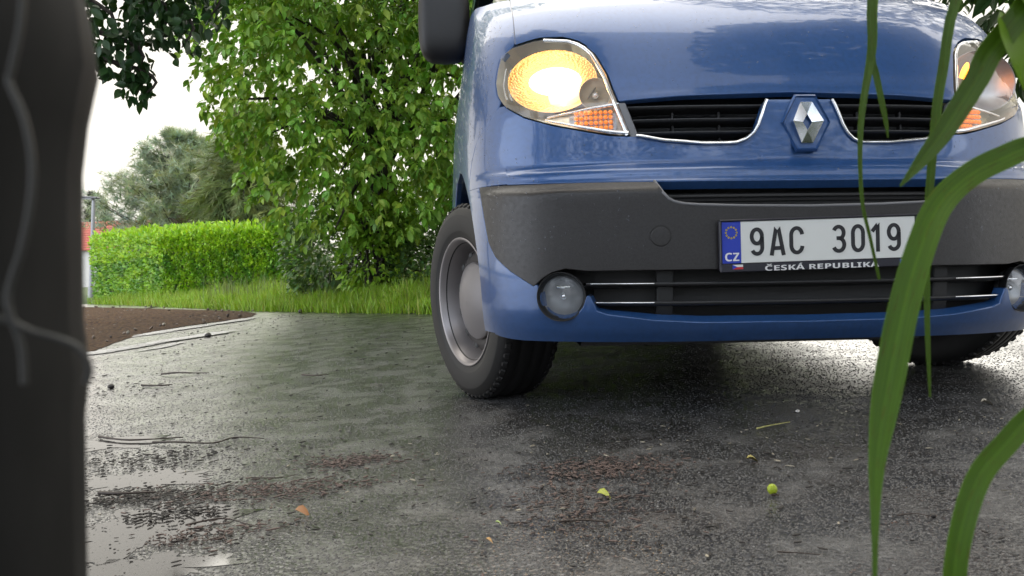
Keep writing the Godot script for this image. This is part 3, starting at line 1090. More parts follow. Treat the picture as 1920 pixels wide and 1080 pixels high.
	patch(mb, func(u, v): 
		var s: float = lerpf(0.500, 0.64, u)
		return Vector2(sd * s, lerpf(lin(LAMP_LO, s) + 0.012, 0.852 - 0.1 * maxf(s - 0.6, 0.0), v)), 8, 4, -0.042)
	obj("indicator_reflector", mb, M.satin, h)
	if sd > 0:
		# lit side lamp of the half hidden headlight
		mb = MB.new()
		mb.ball(sp3(0.60, 0.985, -0.03), Vector3(0.010, 0.034, 0.01), 10, 8, Basis(Vector3.BACK, -0.35))
		obj("indicator_bulb", mb, M.amber_lit, h)

func fog_light(sd: float) -> void:
	var h := Node3D.new()
	h.name = "fog_light"
	while van_root.has_node(NodePath(String(h.name))): h.name = "fog_light_001"
	van_root.add_child(h, true)
	h.transform.basis = BT
	var c := sf(sd * 0.673, 0.334)
	var n := (Vector3(sn(sd * 0.673, 0.334).x * 0.6, 0, 1)).normalized()
	var tf := Transform3D(Basis.looking_at(-n), c)
	var mb := MB.new()
	mb.lathe([Vector2(0.0675, 0.000), Vector2(0.0665, 0.002), Vector2(0.064, -0.001), Vector2(0.062, -0.014), Vector2(0.060, -0.028), Vector2(0.057, -0.036)], 40, tf)
	obj("bezel", mb, M.black, h)
	mb = MB.new()
	mb.lathe([Vector2(0.060, -0.026), Vector2(0.052, -0.020), Vector2(0.03, -0.018), Vector2(0.001, -0.016)], 32, tf)
	obj("lens", mb, M.glass, h)
	mb = MB.new()
	mb.lathe([Vector2(0.060, -0.030), Vector2(0.053, -0.05), Vector2(0.036, -0.066), Vector2(0.018, -0.074), Vector2(0.001, -0.076)], 32, tf)
	obj("reflector", mb, M.satin, h)
	mb = MB.new()
	mb.ball(tf * Vector3(0, 0, -0.05), Vector3(0.011, 0.011, 0.016), 12, 8)
	mb.box(tf * Vector3(0, 0.026, -0.045), Vector3(0.04, 0.008, 0.014), 0.002)
	obj("bulb_shield", mb, M.chrome, h)

func wheel(sd: float, at: Vector3, steer: float, holder: Node3D = null) -> void:
	var h := Node3D.new()
	h.name = "wheel"
	var k := 0
	while van_root.has_node(NodePath(String(h.name))):
		k += 1
		h.name = "wheel_%03d" % k
	van_root.add_child(h, true)
	h.position = at
	var z := Vector3(sd, 0, 0).rotated(Vector3.UP, deg_to_rad(steer))
	h.basis = Basis(Vector3.UP.cross(z), Vector3.UP, z)
	var mb := MB.new()
	mb.lathe([Vector2(.200, -.080), Vector2(.212, -.098), Vector2(.25, -.110), Vector2(.29, -.111), Vector2(.315, -.102), Vector2(.328, -.090), Vector2(.334, -.072), Vector2(.3345, -.056), Vector2(.327, -.054), Vector2(.327, -.044), Vector2(.335, -.042), Vector2(.3355, -.012), Vector2(.3275, -.010), Vector2(.3275, .000), Vector2(.3355, .002), Vector2(.335, .034), Vector2(.327, .036), Vector2(.327, .046), Vector2(.3345, .048), Vector2(.334, .070), Vector2(.328, .088), Vector2(.318, .101), Vector2(.300, .109), Vector2(.297, .1115), Vector2(.27, .112), Vector2(.245, .1105), Vector2(.242, .108), Vector2(.225, .104), Vector2(.212, .098), Vector2(.200, .080)], 72)
	obj("tyre", mb, M.rubber, h)
	# shoulder lugs of the tread
	mb = MB.new()
	for q in 60:
		var an := TAU * q / 60.0
		for s2 in [-1.0, 1.0]:
			var b := Basis(Vector3.BACK, an)
			mb.box(b * Vector3(0.326, 0, s2 * 0.0835), Vector3(0.018, 0.022, 0.022), 0.004, b * Basis(Vector3.UP, -s2 * 0.55))
	tag(obj("tread_lugs", mb, M.rubber, h), "", "", "", "stuff")
	mb = MB.new()
	mb.lathe([Vector2(.204, .080), Vector2(.214, .094), Vector2(.220, .1005), Vector2(.2225, .1045), Vector2(.219, .107), Vector2(.213, .104), Vector2(.207, .093), Vector2(.203, .084), Vector2(.199, .079), Vector2(.197, .066), Vector2(.190, .052), Vector2(.188, .030), Vector2(.180, .024)], 72)
	obj("rim", mb, M.rim, h)
	mb = MB.new()
	mb.lathe([Vector2(.186, .020), Vector2(.178, .034), Vector2(.165, .046), Vector2(.15, .050), Vector2(.13, .045), Vector2(.02, .04)], 72)
	obj("wheel_disc", mb, M.steel, h)
	for q in 12:
		mb = MB.new()
		var an := TAU * (q + 0.5) / 12.0
		mb.ball(Vector3(cos(an) * 0.163, sin(an) * 0.163, 0.0475), Vector3(0.017, 0.010, 0.004), 12, 6, Basis(Vector3.BACK, an + PI / 2))
		obj("vent_hole", mb, M.void, h)
	mb = MB.new()
	mb.lathe([Vector2(.132, .046), Vector2(.134, .056), Vector2(.130, .063), Vector2(.118, .068), Vector2(.105, .074), Vector2(.075, .086), Vector2(.04, .092), Vector2(.001, .094)], 56)
	obj("hub_cap", mb, M.hub_cap, h)

func mirror(sd: float) -> void:
	var h := Node3D.new()
	h.name = "door_mirror"
	if van_root.has_node("door_mirror"): h.name = "door_mirror_001"
	van_root.add_child(h, true)
	h.transform.basis = BT
	var mb := MB.new()
	# rounded housing, deeper in the middle
	var c := Vector3(sd * 0.965, 1.40, -1.30)
	var pts := []
	for b in 15:
		for a in 25:
			var ph := PI * b / 14.0
			var th := TAU * a / 24.0
			var o := Vector3(sin(ph) * cos(th), sin(ph) * sin(th), cos(ph))
			o = Vector3(signf(o.x) * pow(absf(o.x), 0.55), signf(o.y) * pow(absf(o.y), 0.6), signf(o.z) * pow(absf(o.z), 0.7))
			pts.append(c + o * Vector3(0.105, 0.165, 0.075))
	mb.grid(pts, 24, 14)
	mb.face(c)
	for b in [0, 14]:
		for a in 25: mb.n[b * 25 + a] = Vector3(0, 0, 1.0 if b == 0 else -1.0)
	obj("housing", mb, M.mirror_shell, h)
	mb = MB.new()
	mb.box(c + Vector3(0, 0, -0.076), Vector3(0.14, 0.24, 0.006), 0.002)
	obj("mirror_glass", mb, M.window, h)
	mb = MB.new()
	mb.tube(spline([c + Vector3(sd * -0.06, -0.10, 0), c + Vector3(sd * -0.09, -0.13, -0.01), c + Vector3(sd * -0.13, -0.160, -0.03)], 5), [0.034, .034, .034, .034, .036, .036, .037, .038, .04, .042, .045], 10)
	obj("arm", mb, M.black, h)

func badge() -> void:
	var h := Node3D.new()
	h.name = "badge"
	van_root.add_child(h, true)
	h.transform.basis = BT
	var c := sf(0.02, 0.797) + Vector3(-0.005, 0, 0.024)
	var tf := Transform3D(Basis(Vector3.RIGHT, -0.06), c)
	var hexa := func(w: float, hh: float) -> PackedVector2Array:
		return PackedVector2Array([Vector2(-w * 0.42, hh), Vector2(w * 0.42, hh), Vector2(w, hh * 0.02), Vector2(w * 0.42, -hh), Vector2(-w * 0.42, -hh), Vector2(-w, hh * 0.02)])
	# raised rim of the plinth round the recess
	var mb := MB.new()
	var o: PackedVector2Array = hexa.call(0.071, 0.078)
	var i: PackedVector2Array = hexa.call(0.061, 0.068)
	for k in 6:
		var j := (k + 1) % 6
		var m0 := (o[k] + i[k]) * 0.5
		var m1 := (o[j] + i[j]) * 0.5
		var out := Vector3((o[k] + o[j]).x, (o[k] + o[j]).y, 0).normalized()
		mb.flat_quad(tf * Vector3(o[k].x, o[k].y, -0.004), tf * Vector3(o[j].x, o[j].y, -0.004), tf * Vector3(m1.x, m1.y, 0.005), tf * Vector3(m0.x, m0.y, 0.005), tf.basis * (out + Vector3(0, 0, 0.7)).normalized())
		mb.flat_quad(tf * Vector3(m0.x, m0.y, 0.005), tf * Vector3(m1.x, m1.y, 0.005), tf * Vector3(i[j].x, i[j].y, -0.001), tf * Vector3(i[k].x, i[k].y, -0.001), tf.basis * (-out + Vector3(0, 0, 0.7)).normalized())
	obj("surround", mb, M.paint, h)
	mb = MB.new()
	mb.poly(hexa.call(0.0615, 0.0685), -0.012, 0.0, tf, true)
	obj("recess", mb, M.paint, h)
	# chromed diamond ring folded along its middle
	mb = MB.new()
	var W := 0.0425
	var H := 0.0560
	var oo := [Vector2(-0.016, H), Vector2(0.016, H), Vector2(W, 0.002), Vector2(0.016, -H), Vector2(-0.016, -H), Vector2(-W, 0.002)]
	var ii := [Vector2(0, 0.022), Vector2(0, 0.022), Vector2(0.0125, 0), Vector2(0, -0.022), Vector2(0, -0.022), Vector2(-0.0125, 0)]
	var zt := 0.014
	for k in 6:
		var j := (k + 1) % 6
		var zo := [0.006, 0.006, 0.018, 0.006, 0.006, 0.018]
		var a := tf * Vector3(oo[k].x, oo[k].y, zo[k])
		var b := tf * Vector3(oo[j].x, oo[j].y, zo[j])
		var d := tf * Vector3(ii[j].x, ii[j].y, 0.010 if k % 3 else 0.010)
		var e := tf * Vector3(ii[k].x, ii[k].y, 0.010)
		var nn := (b - a).cross(e - a)
		if nn.length() < 1e-9: nn = (b - a).cross(d - b)
		if nn.dot(tf.basis.z) < 0: nn = -nn
		nn = nn.normalized()
		mb.flat_quad(a, b, d, e, nn)
		var ab := tf * Vector3(oo[k].x, oo[k].y, 0.0)
		var bb := tf * Vector3(oo[j].x, oo[j].y, 0.0)
		mb.flat_quad(a, b, bb, ab, ((a + b) * 0.5 - tf.origin - tf.basis.z * 0.01).normalized())
		var eb := tf * Vector3(ii[k].x, ii[k].y, 0.0)
		var db := tf * Vector3(ii[j].x, ii[j].y, 0.0)
		mb.flat_quad(e, d, db, eb, -((e + d) * 0.5 - tf.origin).normalized())
	obj("emblem", mb, M.chrome, h)

func arc(c: Vector2, r: Vector2, a0: float, a1: float, n := 12) -> Array:
	var o := []
	for k in n + 1:
		var a := deg_to_rad(lerpf(a0, a1, float(k) / n))
		o.append(c + Vector2(cos(a) * r.x, sin(a) * r.y))
	return o

func glyph(ch: String) -> Array:
	# lines of a plate figure in a box of 38 by 75 mm, pen 11 mm wide
	match ch:
		"9":
			var a := arc(Vector2(19, 51), Vector2(13.5, 18.5), 0, 360, 28)
			var t := [Vector2(32.5, 51), Vector2(32.5, 24)]
			t.append_array(arc(Vector2(19, 21.5), Vector2(13.5, 16), 0, -155, 14))
			return [a, t]
		"A": return [[Vector2(3, 0), Vector2(15.5, 70), Vector2(22.5, 70), Vector2(35, 0)], [Vector2(8, 19), Vector2(30, 19)]]
		"C":
			var a := arc(Vector2(20, 51), Vector2(14.5, 18.5), 5, 180, 14)
			a.append_array(arc(Vector2(20, 24), Vector2(14.5, 18.5), 180, 355, 14))
			return [a]
		"3":
			var a := arc(Vector2(18.5, 53.5), Vector2(13.5, 16), 155, -80, 16)
			return [a, arc(Vector2(18.5, 22.5), Vector2(14.5, 17), 85, -155, 18), [Vector2(13, 39.5), Vector2(21, 39.5)]]
		"0":
			var a := arc(Vector2(19, 51), Vector2(13.5, 18.5), 0, 180, 14)
			a.append_array(arc(Vector2(19, 24), Vector2(13.5, 18.5), 180, 360, 14))
			a.append(Vector2(32.5, 51)); a.append(Vector2(32.5, 53))
			return [a]
		"1": return [[Vector2(5, 54), Vector2(19, 71), Vector2(20, 71), Vector2(20, 0)]]
	return []

func number_plate() -> void:
	var h := Node3D.new()
	h.name = "number_plate"
	van_root.add_child(h, true)
	h.transform = Transform3D(BT, Vector3.ZERO) * Transform3D(Basis(Vector3.BACK, deg_to_rad(1.1)), Vector3(0.012, 0.477, 0.012))
	var mb := MB.new()
	mb.box(Vector3(0, -0.008, -0.004), Vector3(0.536, 0.134, 0.012), 0.003)
	mb.box(Vector3(0, 0.0575, 0.004), Vector3(0.536, 0.006, 0.010), 0.002)
	mb.box(Vector3(-0.265, 0, 0.003), Vector3(0.006, 0.112, 0.009), 0.002)
	mb.box(Vector3(0.265, 0, 0.003), Vector3(0.006, 0.112, 0.009), 0.002)
	mb.box(Vector3(0, -0.0665, 0.003), Vector3(0.536, 0.022, 0.008), 0.002)
	obj("plate_holder", mb, M.holder, h)
	mb = MB.new()
	mb.box(Vector3(0.025, 0, 0.0035), Vector3(0.472, 0.109, 0.003), 0.001)
	obj("plate_face", mb, M.plate, h)
	mb = MB.new()
	mb.box(Vector3(-0.2365, 0, 0.0035), Vector3(0.0505, 0.109, 0.003), 0.001)
	obj("country_band", mb, M.eu_blue, h)
	mb = MB.new()
	for k in 12:
		var a := TAU * k / 12.0
		var st := PackedVector2Array()
		for j in 10:
			var rr := 0.0032 if j % 2 == 0 else 0.0014
			st.append(Vector2(-0.2365 + cos(a) * 0.0145, 0.026 + sin(a) * 0.0145) + Vector2(sin(TAU * j / 10.0), cos(TAU * j / 10.0)) * rr)
		mb.poly(st, 0.004, 0.0054, Transform3D(), true)
	obj("star_ring", mb, M.eu_star, h)
	var xs := [[0.072, 0.111, "9"], [0.127, 0.165, "A"], [0.178, 0.219, "C"], [0.293, 0.331, "3"], [0.345, 0.382, "0"], [0.398, 0.430, "1"], [0.443, 0.481, "9"]]
	for x in xs:
		mb = MB.new()
		var tf := Transform3D(Basis.from_scale(Vector3(0.00102, 0.001, 1.0)), Vector3(x[0] - 0.26, -0.037, 0))
		for pl in glyph(x[2]): mb.stroke(pl, 10.0, 0.004, 0.0062, tf)
		for k in mb.n.size(): mb.n[k] = mb.n[k].normalized()
		obj("plate_character", mb, M.plate_ink, h)
	word("CZ", Vector3(-0.2365, -0.038, 0.0050), 0.030, M.white_print, h, "country_code", 1.15)
	word("ČESKÁ REPUBLIKA", Vector3(0.004, -0.0700, 0.0070), 0.0185, M.white_print, h, "holder_lettering", 1.95)
	for sx in [-0.222, 0.231]:
		mb = MB.new()
		mb.box(Vector3(sx, -0.0610, 0.0072), Vector3(0.028, 0.006, 0.001))
		obj("flag_white", mb, M.white_print, h)
		mb = MB.new()
		mb.box(Vector3(sx, -0.0671, 0.0072), Vector3(0.028, 0.006, 0.001))
		obj("flag_red", mb, M.red_print, h)
		mb = MB.new()
		mb.poly(PackedVector2Array([Vector2(sx - 0.0142, -0.0580), Vector2(sx - 0.001, -0.0641), Vector2(sx - 0.0142, -0.0701)]), 0.0070, 0.0082, Transform3D(), true)
		obj("flag_wedge", mb, M.eu_blue, h)
	# screw caps
	for sx in [-0.10, 0.15]:
		pass

func word(text: String, at: Vector3, high: float, m: Material, parent: Node3D, called: String, wide := 1.0) -> void:
	var f := SystemFont.new()
	f.font_names = PackedStringArray(["Droid Sans"])
	f.font_weight = 700
	var t := TextMesh.new()
	t.text = text
	t.font = f
	t.font_size = 64
	t.pixel_size = high / 64.0
	t.depth = 0.0012
	t.curve_step = 1.0
	t.horizontal_alignment = HORIZONTAL_ALIGNMENT_CENTER
	t.vertical_alignment = VERTICAL_ALIGNMENT_CENTER
	var o := obj(called, t, m, parent)
	o.position = at
	o.scale = Vector3(wide, 1, 1)

func drops() -> void:
	# rain drops standing on the paint and the bumper
	var sp := SphereMesh.new()
	sp.radius = 1.0; sp.height = 2.0; sp.radial_segments = 8; sp.rings = 4
	var tfs := []
	for k in 2600:
		var s := rng.randf_range(-1.5, 1.0)
		if rng.randf() < 0.45: s = rng.randf_range(-1.6, -0.85)
		var y := rng.randf_range(0.45, 1.25)
		if absf(s) < 0.47 and y > 0.74 and y < 0.90: continue
		if absf(s) < 0.42 and y < 0.66: continue
		if absf(s) > 0.44 and absf(s) < 0.9 and y > 0.77 and y < 1.1: continue
		if absf(s) > 0.95 and y < 0.74: continue
		var n := sn(s, y)
		var r := rng.randf_range(0.0008, 0.0024)
		var b := looking(n, rng.randf())
		tfs.append(Transform3D(b.scaled_local(Vector3(r, r * rng.randf_range(1.0, 1.8), r * 0.45)), sf(s, y)))
	var wm := mat(Color(0.03, 0.06, 0.12), 0.02)
	wm.transparency = BaseMaterial3D.TRANSPARENCY_ALPHA
	wm.albedo_color.a = 0.25
	var o := swarm("water_drops", sp, wm, tfs, [], van_root)
	o.transform.basis = BT

func rest_of_body() -> void:
	var mb: MB
	for sd in [-1.0, 1.0]:
		# side doors and rear quarter, with the rear wheel opening left free
		mb = MB.new()
		patch(mb, func(u, v): return Vector2(sd * lerpf(1.957, 2.95, u), lerpf(0.24, 1.22, v)), 10, 16, 0.0, 0.02)
		part("front_door", mb, M.paint)
		mb = MB.new()
		var rw := 4.46
		patch(mb, func(u, v): return Vector2(sd * lerpf(2.957, rw - 0.39, u), lerpf(0.24, 1.22, v)), 10, 10, 0.0, 0.02)
		patch(mb, func(u, v): return Vector2(sd * lerpf(rw - 0.39, 5.25, u), lerpf(0.75, 1.22, v)), 10, 8, 0.0, 0.0)
		patch(mb, func(u, v): return Vector2(sd * lerpf(rw + 0.39, 5.25, u), lerpf(0.28, 0.75, v)), 4, 6, 0.0, 0.02)
		part("side_panel", mb, M.paint)
		wheel(sd, Vector3(sd * 0.815, 0.335, -3.85), 0.0)
		mb = MB.new()
		patch(mb, func(u, v): return Vector2(sd * lerpf(2.15, 2.95, u), lerpf(1.235, 1.72, v)), 6, 6, -0.005)
		patch(mb, func(u, v): return Vector2(sd * lerpf(3.05, 5.1, u), lerpf(1.30, 1.72, v)), 6, 6, -0.005)
		part("side_window", mb, M.window)
		mb = MB.new()
		patch(mb, func(u, v): return Vector2(sd * lerpf(2.35, 5.25, u), lerpf(1.22, 1.86, v)), 8, 8, -0.012)
		part("pillar", mb, M.paint)
	# windscreen, roof and tail
	mb = MB.new()
	var pts := []
	for b in 9:
		for a in 17:
			var u := a / 16.0 * 2.0 - 1.0
			var v := b / 8.0
			pts.append(Vector3(u * lerpf(0.80, 0.70, v), lerpf(1.29, 1.86, v), lerpf(-0.53, -1.52, v) - 0.45 * u * u * (1.0 - 0.5 * v)))
	mb.grid(pts, 16, 8)
	part("windscreen", mb, M.window)
	mb = MB.new()
	pts = []
	for b in 9:
		for a in 13:
			var u := a / 12.0 * 2.0 - 1.0
			pts.append(Vector3(u * 0.78, 1.96 - 0.10 * pow(absf(u), 4.0) - 0.09 * pow(1.0 - b / 8.0, 4.0), lerpf(-1.5, -4.6, b / 8.0) - 0.2 * u * u * (1.0 - b / 8.0)))
	mb.grid(pts, 12, 8)
	part("roof", mb, M.paint)
	mb = MB.new()
	mb.poly(PackedVector2Array([Vector2(-0.91, 0.28), Vector2(0.91, 0.28), Vector2(0.90, 1.2), Vector2(0.77, 1.87), Vector2(-0.77, 1.87), Vector2(-0.90, 1.2)]), -4.64, -4.60)
	part("tail_door", mb, M.paint)
	# wiper lying at the foot of the windscreen
	mb = MB.new()
	mb.tube([Vector3(0.05, 1.315, -0.50), Vector3(0.35, 1.32, -0.55), Vector3(0.62, 1.325, -0.68)], [0.006, 0.006, 0.005], 6)
	mb.tube([Vector3(0.02, 1.325, -0.54), Vector3(0.62, 1.335, -0.72)], [0.004, 0.004], 6)
	part("wiper", mb, M.black)

# ---------------------------------------------------------------- plants
func leaf_mesh(l: float, w: float, fold := 0.25, bend := 0.15) -> ArrayMesh:
	# a folded oval leaf with a tip, lying along +z from its stalk, face up
	var mb := MB.new()
	var prof := [[0.0, 0.04], [0.18, 0.7], [0.42, 1.0], [0.7, 0.75], [1.0, 0.02]]
	var mid := []
	var lf := []
	var rt := []
	for q in prof:
		var z: float = q[0] * l
		var y: float = -bend * l * q[0] * q[0]
		mid.append(mb.vert(Vector3(0, y, z), Vector3.UP))
		lf.append(mb.vert(Vector3(-q[1] * w * 0.5, y + fold * w * 0.5 * q[1], z), Vector3(0.4, 1, 0).normalized()))
		rt.append(mb.vert(Vector3(q[1] * w * 0.5, y + fold * w * 0.5 * q[1], z), Vector3(-0.4, 1, 0).normalized()))
	for k in prof.size() - 1:
		mb.quad(mid[k], mid[k + 1], lf[k + 1], lf[k])
		mb.quad(mid[k], rt[k], rt[k + 1], mid[k + 1])
	return mb.mesh()

func small_leaf_mesh() -> ArrayMesh:
	# cheap leaf of four faces for far masses
	var mb := MB.new()
	var a := mb.vert(Vector3.ZERO, Vector3.UP)
	var b := mb.vert(Vector3(-0.26, 0.07, 0.45), Vector3(0.3, 1, 0).normalized())
	var c := mb.vert(Vector3(0.26, 0.07, 0.45), Vector3(-0.3, 1, 0).normalized())
	var d := mb.vert(Vector3(0, -0.1, 1.0), Vector3.UP)
	var m := mb.vert(Vector3(0, 0, 0.5), Vector3.UP)
	mb.tri(a, m, b); mb.tri(a, c, m); mb.tri(b, m, d); mb.tri(m, c, d)
	return mb.mesh()

func needle_mesh(nn := 12, w := 0.03) -> ArrayMesh:
	# a tuft of thin needles pointing along +z and outwards
	var mb := MB.new()
	for k in nn:
		var an := TAU * k / nn + rng.randf()
		var d := Vector3(cos(an), sin(an), rng.randf_range(0.3, 1.6)).normalized()
		var sd := d.cross(Vector3(0.3, 0.5, 0.8)).normalized() * w
		var o := Vector3(0, 0, rng.randf_range(0.0, 0.5))
		var a := mb.vert(o - sd, Vector3.UP); var b := mb.vert(o + sd, Vector3.UP); var c := mb.vert(o + d * rng.randf_range(0.6, 1.0), Vector3.UP)
		mb.tri(a, b, c)
	return mb.mesh()

func looking(d: Vector3, roll := 0.0) -> Basis:
	d = d.normalized()
	var up := Vector3.UP if absf(d.y) < 0.95 else Vector3.RIGHT
	var x := up.cross(d).normalized()
	var y := d.cross(x)
	return Basis(x, y, d).rotated(d, roll)

func green(base: Color, spread := 0.3) -> Color:
	var k := 1.0 + rng.randf_range(-spread, spread)
	return Color(base.r * k * rng.randf_range(0.85, 1.2), base.g * k, base.b * k * rng.randf_range(0.8, 1.2))

func wood_mat(c: Color) -> StandardMaterial3D:
	var m := mat(c, 0.85)
	m.albedo_texture = M.bark_tex
	m.normal_enabled = true
	m.normal_texture = M.bark_n
	m.normal_scale = 1.0
	m.uv1_triplanar = true
	m.uv1_scale = Vector3(2, 0.6, 2)
	return m

func big_tree(called: String, label: String, at: Vector3, base_h: float, crown: Array, leaf_l: float, colour: Color, n_cl: int, per: int, parts_n: int, group := "", droop := 0.45) -> Node3D:
	# crown: list of [centre, radii] lobes; twigs start on limbs and end in rosettes of leaves
	var t := thing(called, label, "tree", at, group)
	var mb := MB.new()
	var top: Vector3 = crown[0][0]
	mb.tube(spline([Vector3(0, -0.1, 0), Vector3(0.05, base_h * 0.5, 0.03), Vector3(-0.04, base_h, 0), top * Vector3(0.5, 0.85, 0.5)], 5), _taper(0.20, 0.08, 16), 10)
	obj("trunk", mb, M.bark, t)
	mb = MB.new()
	var tips := []
	var vol := 0.0
	for c in crown: vol += c[1].x * c[1].y * c[1].z
	for c in crown:
		var n := int(ceil(26.0 * c[1].x * c[1].y * c[1].z / vol)) + 3
		for k in n:
			var d := rv().normalized()
			var end: Vector3 = c[0] + d * c[1] * rng.randf_range(0.55, 0.95)
			var st := Vector3(0, base_h * rng.randf_range(0.6, 1.0), 0).lerp(c[0], rng.randf_range(0.0, 0.6))
			var md := st.lerp(end, 0.5) + Vector3(0, 0.35, 0) + rv(0.15)
			mb.tube(spline([st, md, end], 4), _taper(0.045, 0.008, 9), 5, false)
	obj("limb", mb, M.bark, t)
	var tfs := []
	var cols := []
	var nz := FastNoiseLite.new()
	nz.seed = 77; nz.frequency = 0.9
	for k in n_cl:
		var c: Array = crown[0]
		var pick := rng.randf() * vol
		for cc in crown:
			pick -= cc[1].x * cc[1].y * cc[1].z
			if pick <= 0.0:
				c = cc
				break
		var d := rv().normalized()
		var rad := pow(rng.randf(), 0.33)
		if rng.randf() < 0.55: rad = rng.randf_range(0.82, 1.05)
		var o: Vector3 = c[0] + d * c[1] * rad
		var dens := nz.get_noise_3dv(o + at)
		if dens < -0.22: continue
		var outd := (d * Vector3(1, 0.5, 1) + rv(0.5)).normalized()
		var stem := (outd + Vector3(0, -droop, 0)).normalized()
		var cc2 := green(colour, 0.28)
		for j in per:
			var an := TAU * j / per + rng.randf_range(-0.3, 0.3)
			var q := j / float(per)
			var dir := (stem * rng.randf_range(0.2, 0.9) + looking(stem) * Vector3(cos(an), sin(an) * 0.5, 0) + Vector3(0, -droop * rng.randf_range(0.4, 1.6), 0)).normalized()
			var s := leaf_l * rng.randf_range(0.45, 1.25)
			var b := looking(dir, rng.randf_range(-0.7, 0.7)).scaled_local(Vector3(s, s, s))
			tfs.append(Transform3D(b, o + stem * leaf_l * q * 0.8 + rv(0.02)))
			cols.append(green(cc2, 0.12))
	leaves_of(t, M.leaf_long, tfs, cols, parts_n)
	return t

func leaves_of(t: Node3D, mesh: Mesh, tfs: Array, cols: Array, parts_n: int) -> void:
	# the leaves that show largest are parts; the rest is one mass
	var order := []
	if parts_n > 0:
		var cam := Vector3(0, 0.483, 0)
		for k in tfs.size():
			var p: Vector3 = t.position + tfs[k].origin
			var dz := -p.z
			if dz > 0.5 and absf(p.x) < 0.54 * dz and p.y - 0.46 < 0.28 * dz:
				order.append([p.distance_to(cam) / tfs[k].basis.z.length(), k])
		order.sort_custom(func(a, b): return a[0] < b[0])
		order = order.slice(0, parts_n)
	var single := {}
	var mats := []
	if order.size():
		for k in 8:
			var m: StandardMaterial3D = M.leaf.duplicate()
			m.vertex_color_use_as_albedo = false
			m.albedo_texture = M.plain_white
			mats.append(m)
		var ref := []
		for k in 8: ref.append(cols[order[k * order.size() / 8][1]])
		for k in 8: mats[k].albedo_color = Color(ref[k].r, ref[k].g, ref[k].b).linear_to_srgb()
		for q in order.size():
			var k: int = order[q][1]
			single[k] = true
			var o := MeshInstance3D.new()
			o.mesh = mesh
			o.material_override = mats[q % 8]
			o.name = "leaf" if q == 0 else "leaf_%03d" % q
			o.transform = tfs[k]
			t.add_child(o, true)
	var t2 := []
	var c2 := []
	for k in tfs.size():
		if single.has(k): continue
		t2.append(tfs[k]); c2.append(cols[k])
	swarm("foliage", mesh, M.leaf, t2, c2, t)

func _taper(a: float, b: float, n: int) -> Array:
	var o := []
	for k in n: o.append(lerpf(a, b, float(k) / (n - 1)))
	return o

func bush(called: String, label: String, at: Vector3, lobes: Array, leaf: float, colour: Color, n: int, cat := "bush", group := "") -> Node3D:
	var t := thing(called, label, cat, at, group)
	var mb := MB.new()
	for c in lobes:
		for k in 7:
			var e: Vector3 = c[0] + rv().normalized() * c[1] * 0.8
			mb.tube(spline([Vector3(c[0].x * 0.5, 0, c[0].z * 0.5) + rv(0.1), (c[0] + e) * 0.5 + rv(0.1), e], 4), _taper(0.02, 0.005, 9), 5, false)
	obj("stem", mb, M.bark, t)
	var tfs := []
	var cols := []
	for k in n:
		var c: Array = lobes[rng.randi() % lobes.size()]
		var d := rv().normalized()
		var r := pow(rng.randf(), 0.3) if rng.randf() < 0.5 else rng.randf_range(0.85, 1.08)
		var o: Vector3 = c[0] + d * c[1] * r + rv(0.06)
		if o.y < 0.02: continue
		var s := leaf * rng.randf_range(0.6, 1.2)
		tfs.append(Transform3D(looking((d + rv(0.8) + Vector3(0, -0.2, 0)).normalized(), rng.randf_range(-1, 1)).scaled_local(Vector3(s, s, s)), o))
		cols.append(green(colour, 0.3))
	swarm("foliage", M.leaf_small, M.leaf, tfs, cols, t)
	return t

func conifer(called: String, label: String, at: Vector3, h: float, r: float, colour: Color, lift: float, n_limb: int, tuft: float, hang := 0.0) -> void:
	var t := thing(called, label, "tree", at)
	var mb := MB.new()
	mb.tube(spline([Vector3(0, -0.1, 0), Vector3(0.05, h * 0.5, 0), Vector3(0, h, 0)], 5), _taper(0.17, 0.02, 11), 8)
	obj("trunk", mb, M.bark, t)
	mb = MB.new()
	var tfs := []
	var cols := []
	for k in n_limb:
		var q := (k + rng.randf()) / n_limb
		var y := lerpf(h * 0.12, h * 0.97, q)
		var an := rng.randf() * TAU
		var len := r * (0.06 + 0.94 * pow(1.0 - q, 0.8)) * rng.randf_range(0.65, 1.1)
		var d := Vector3(cos(an), 0, sin(an))
		var p := [Vector3(0, y, 0), Vector3(0, y, 0) + d * len * 0.55 + Vector3(0, len * lift * 0.35, 0), Vector3(0, y, 0) + d * len + Vector3(0, len * lift - hang * len * 0.5, 0)]
		var sp := spline(p, 5)
		mb.tube(sp, _taper(0.03, 0.006, 11), 4, false)
		for j in range(2, 11):
			for m in 5:
				var o: Vector3 = sp[j] + rv(0.10 * len)
				var dir: Vector3 = (d + rv(0.9) + Vector3(0, lift * 0.8 - hang, 0)).normalized()
				var s := tuft * rng.randf_range(0.6, 1.2)
				tfs.append(Transform3D(looking(dir, rng.randf() * TAU).scaled_local(Vector3(s, s, s * (1.0 + hang))), o))
				cols.append(green(colour, 0.25))
	obj("limb", mb, M.bark, t)
	swarm("needles", M.needles, M.leaf, tfs, cols, t)

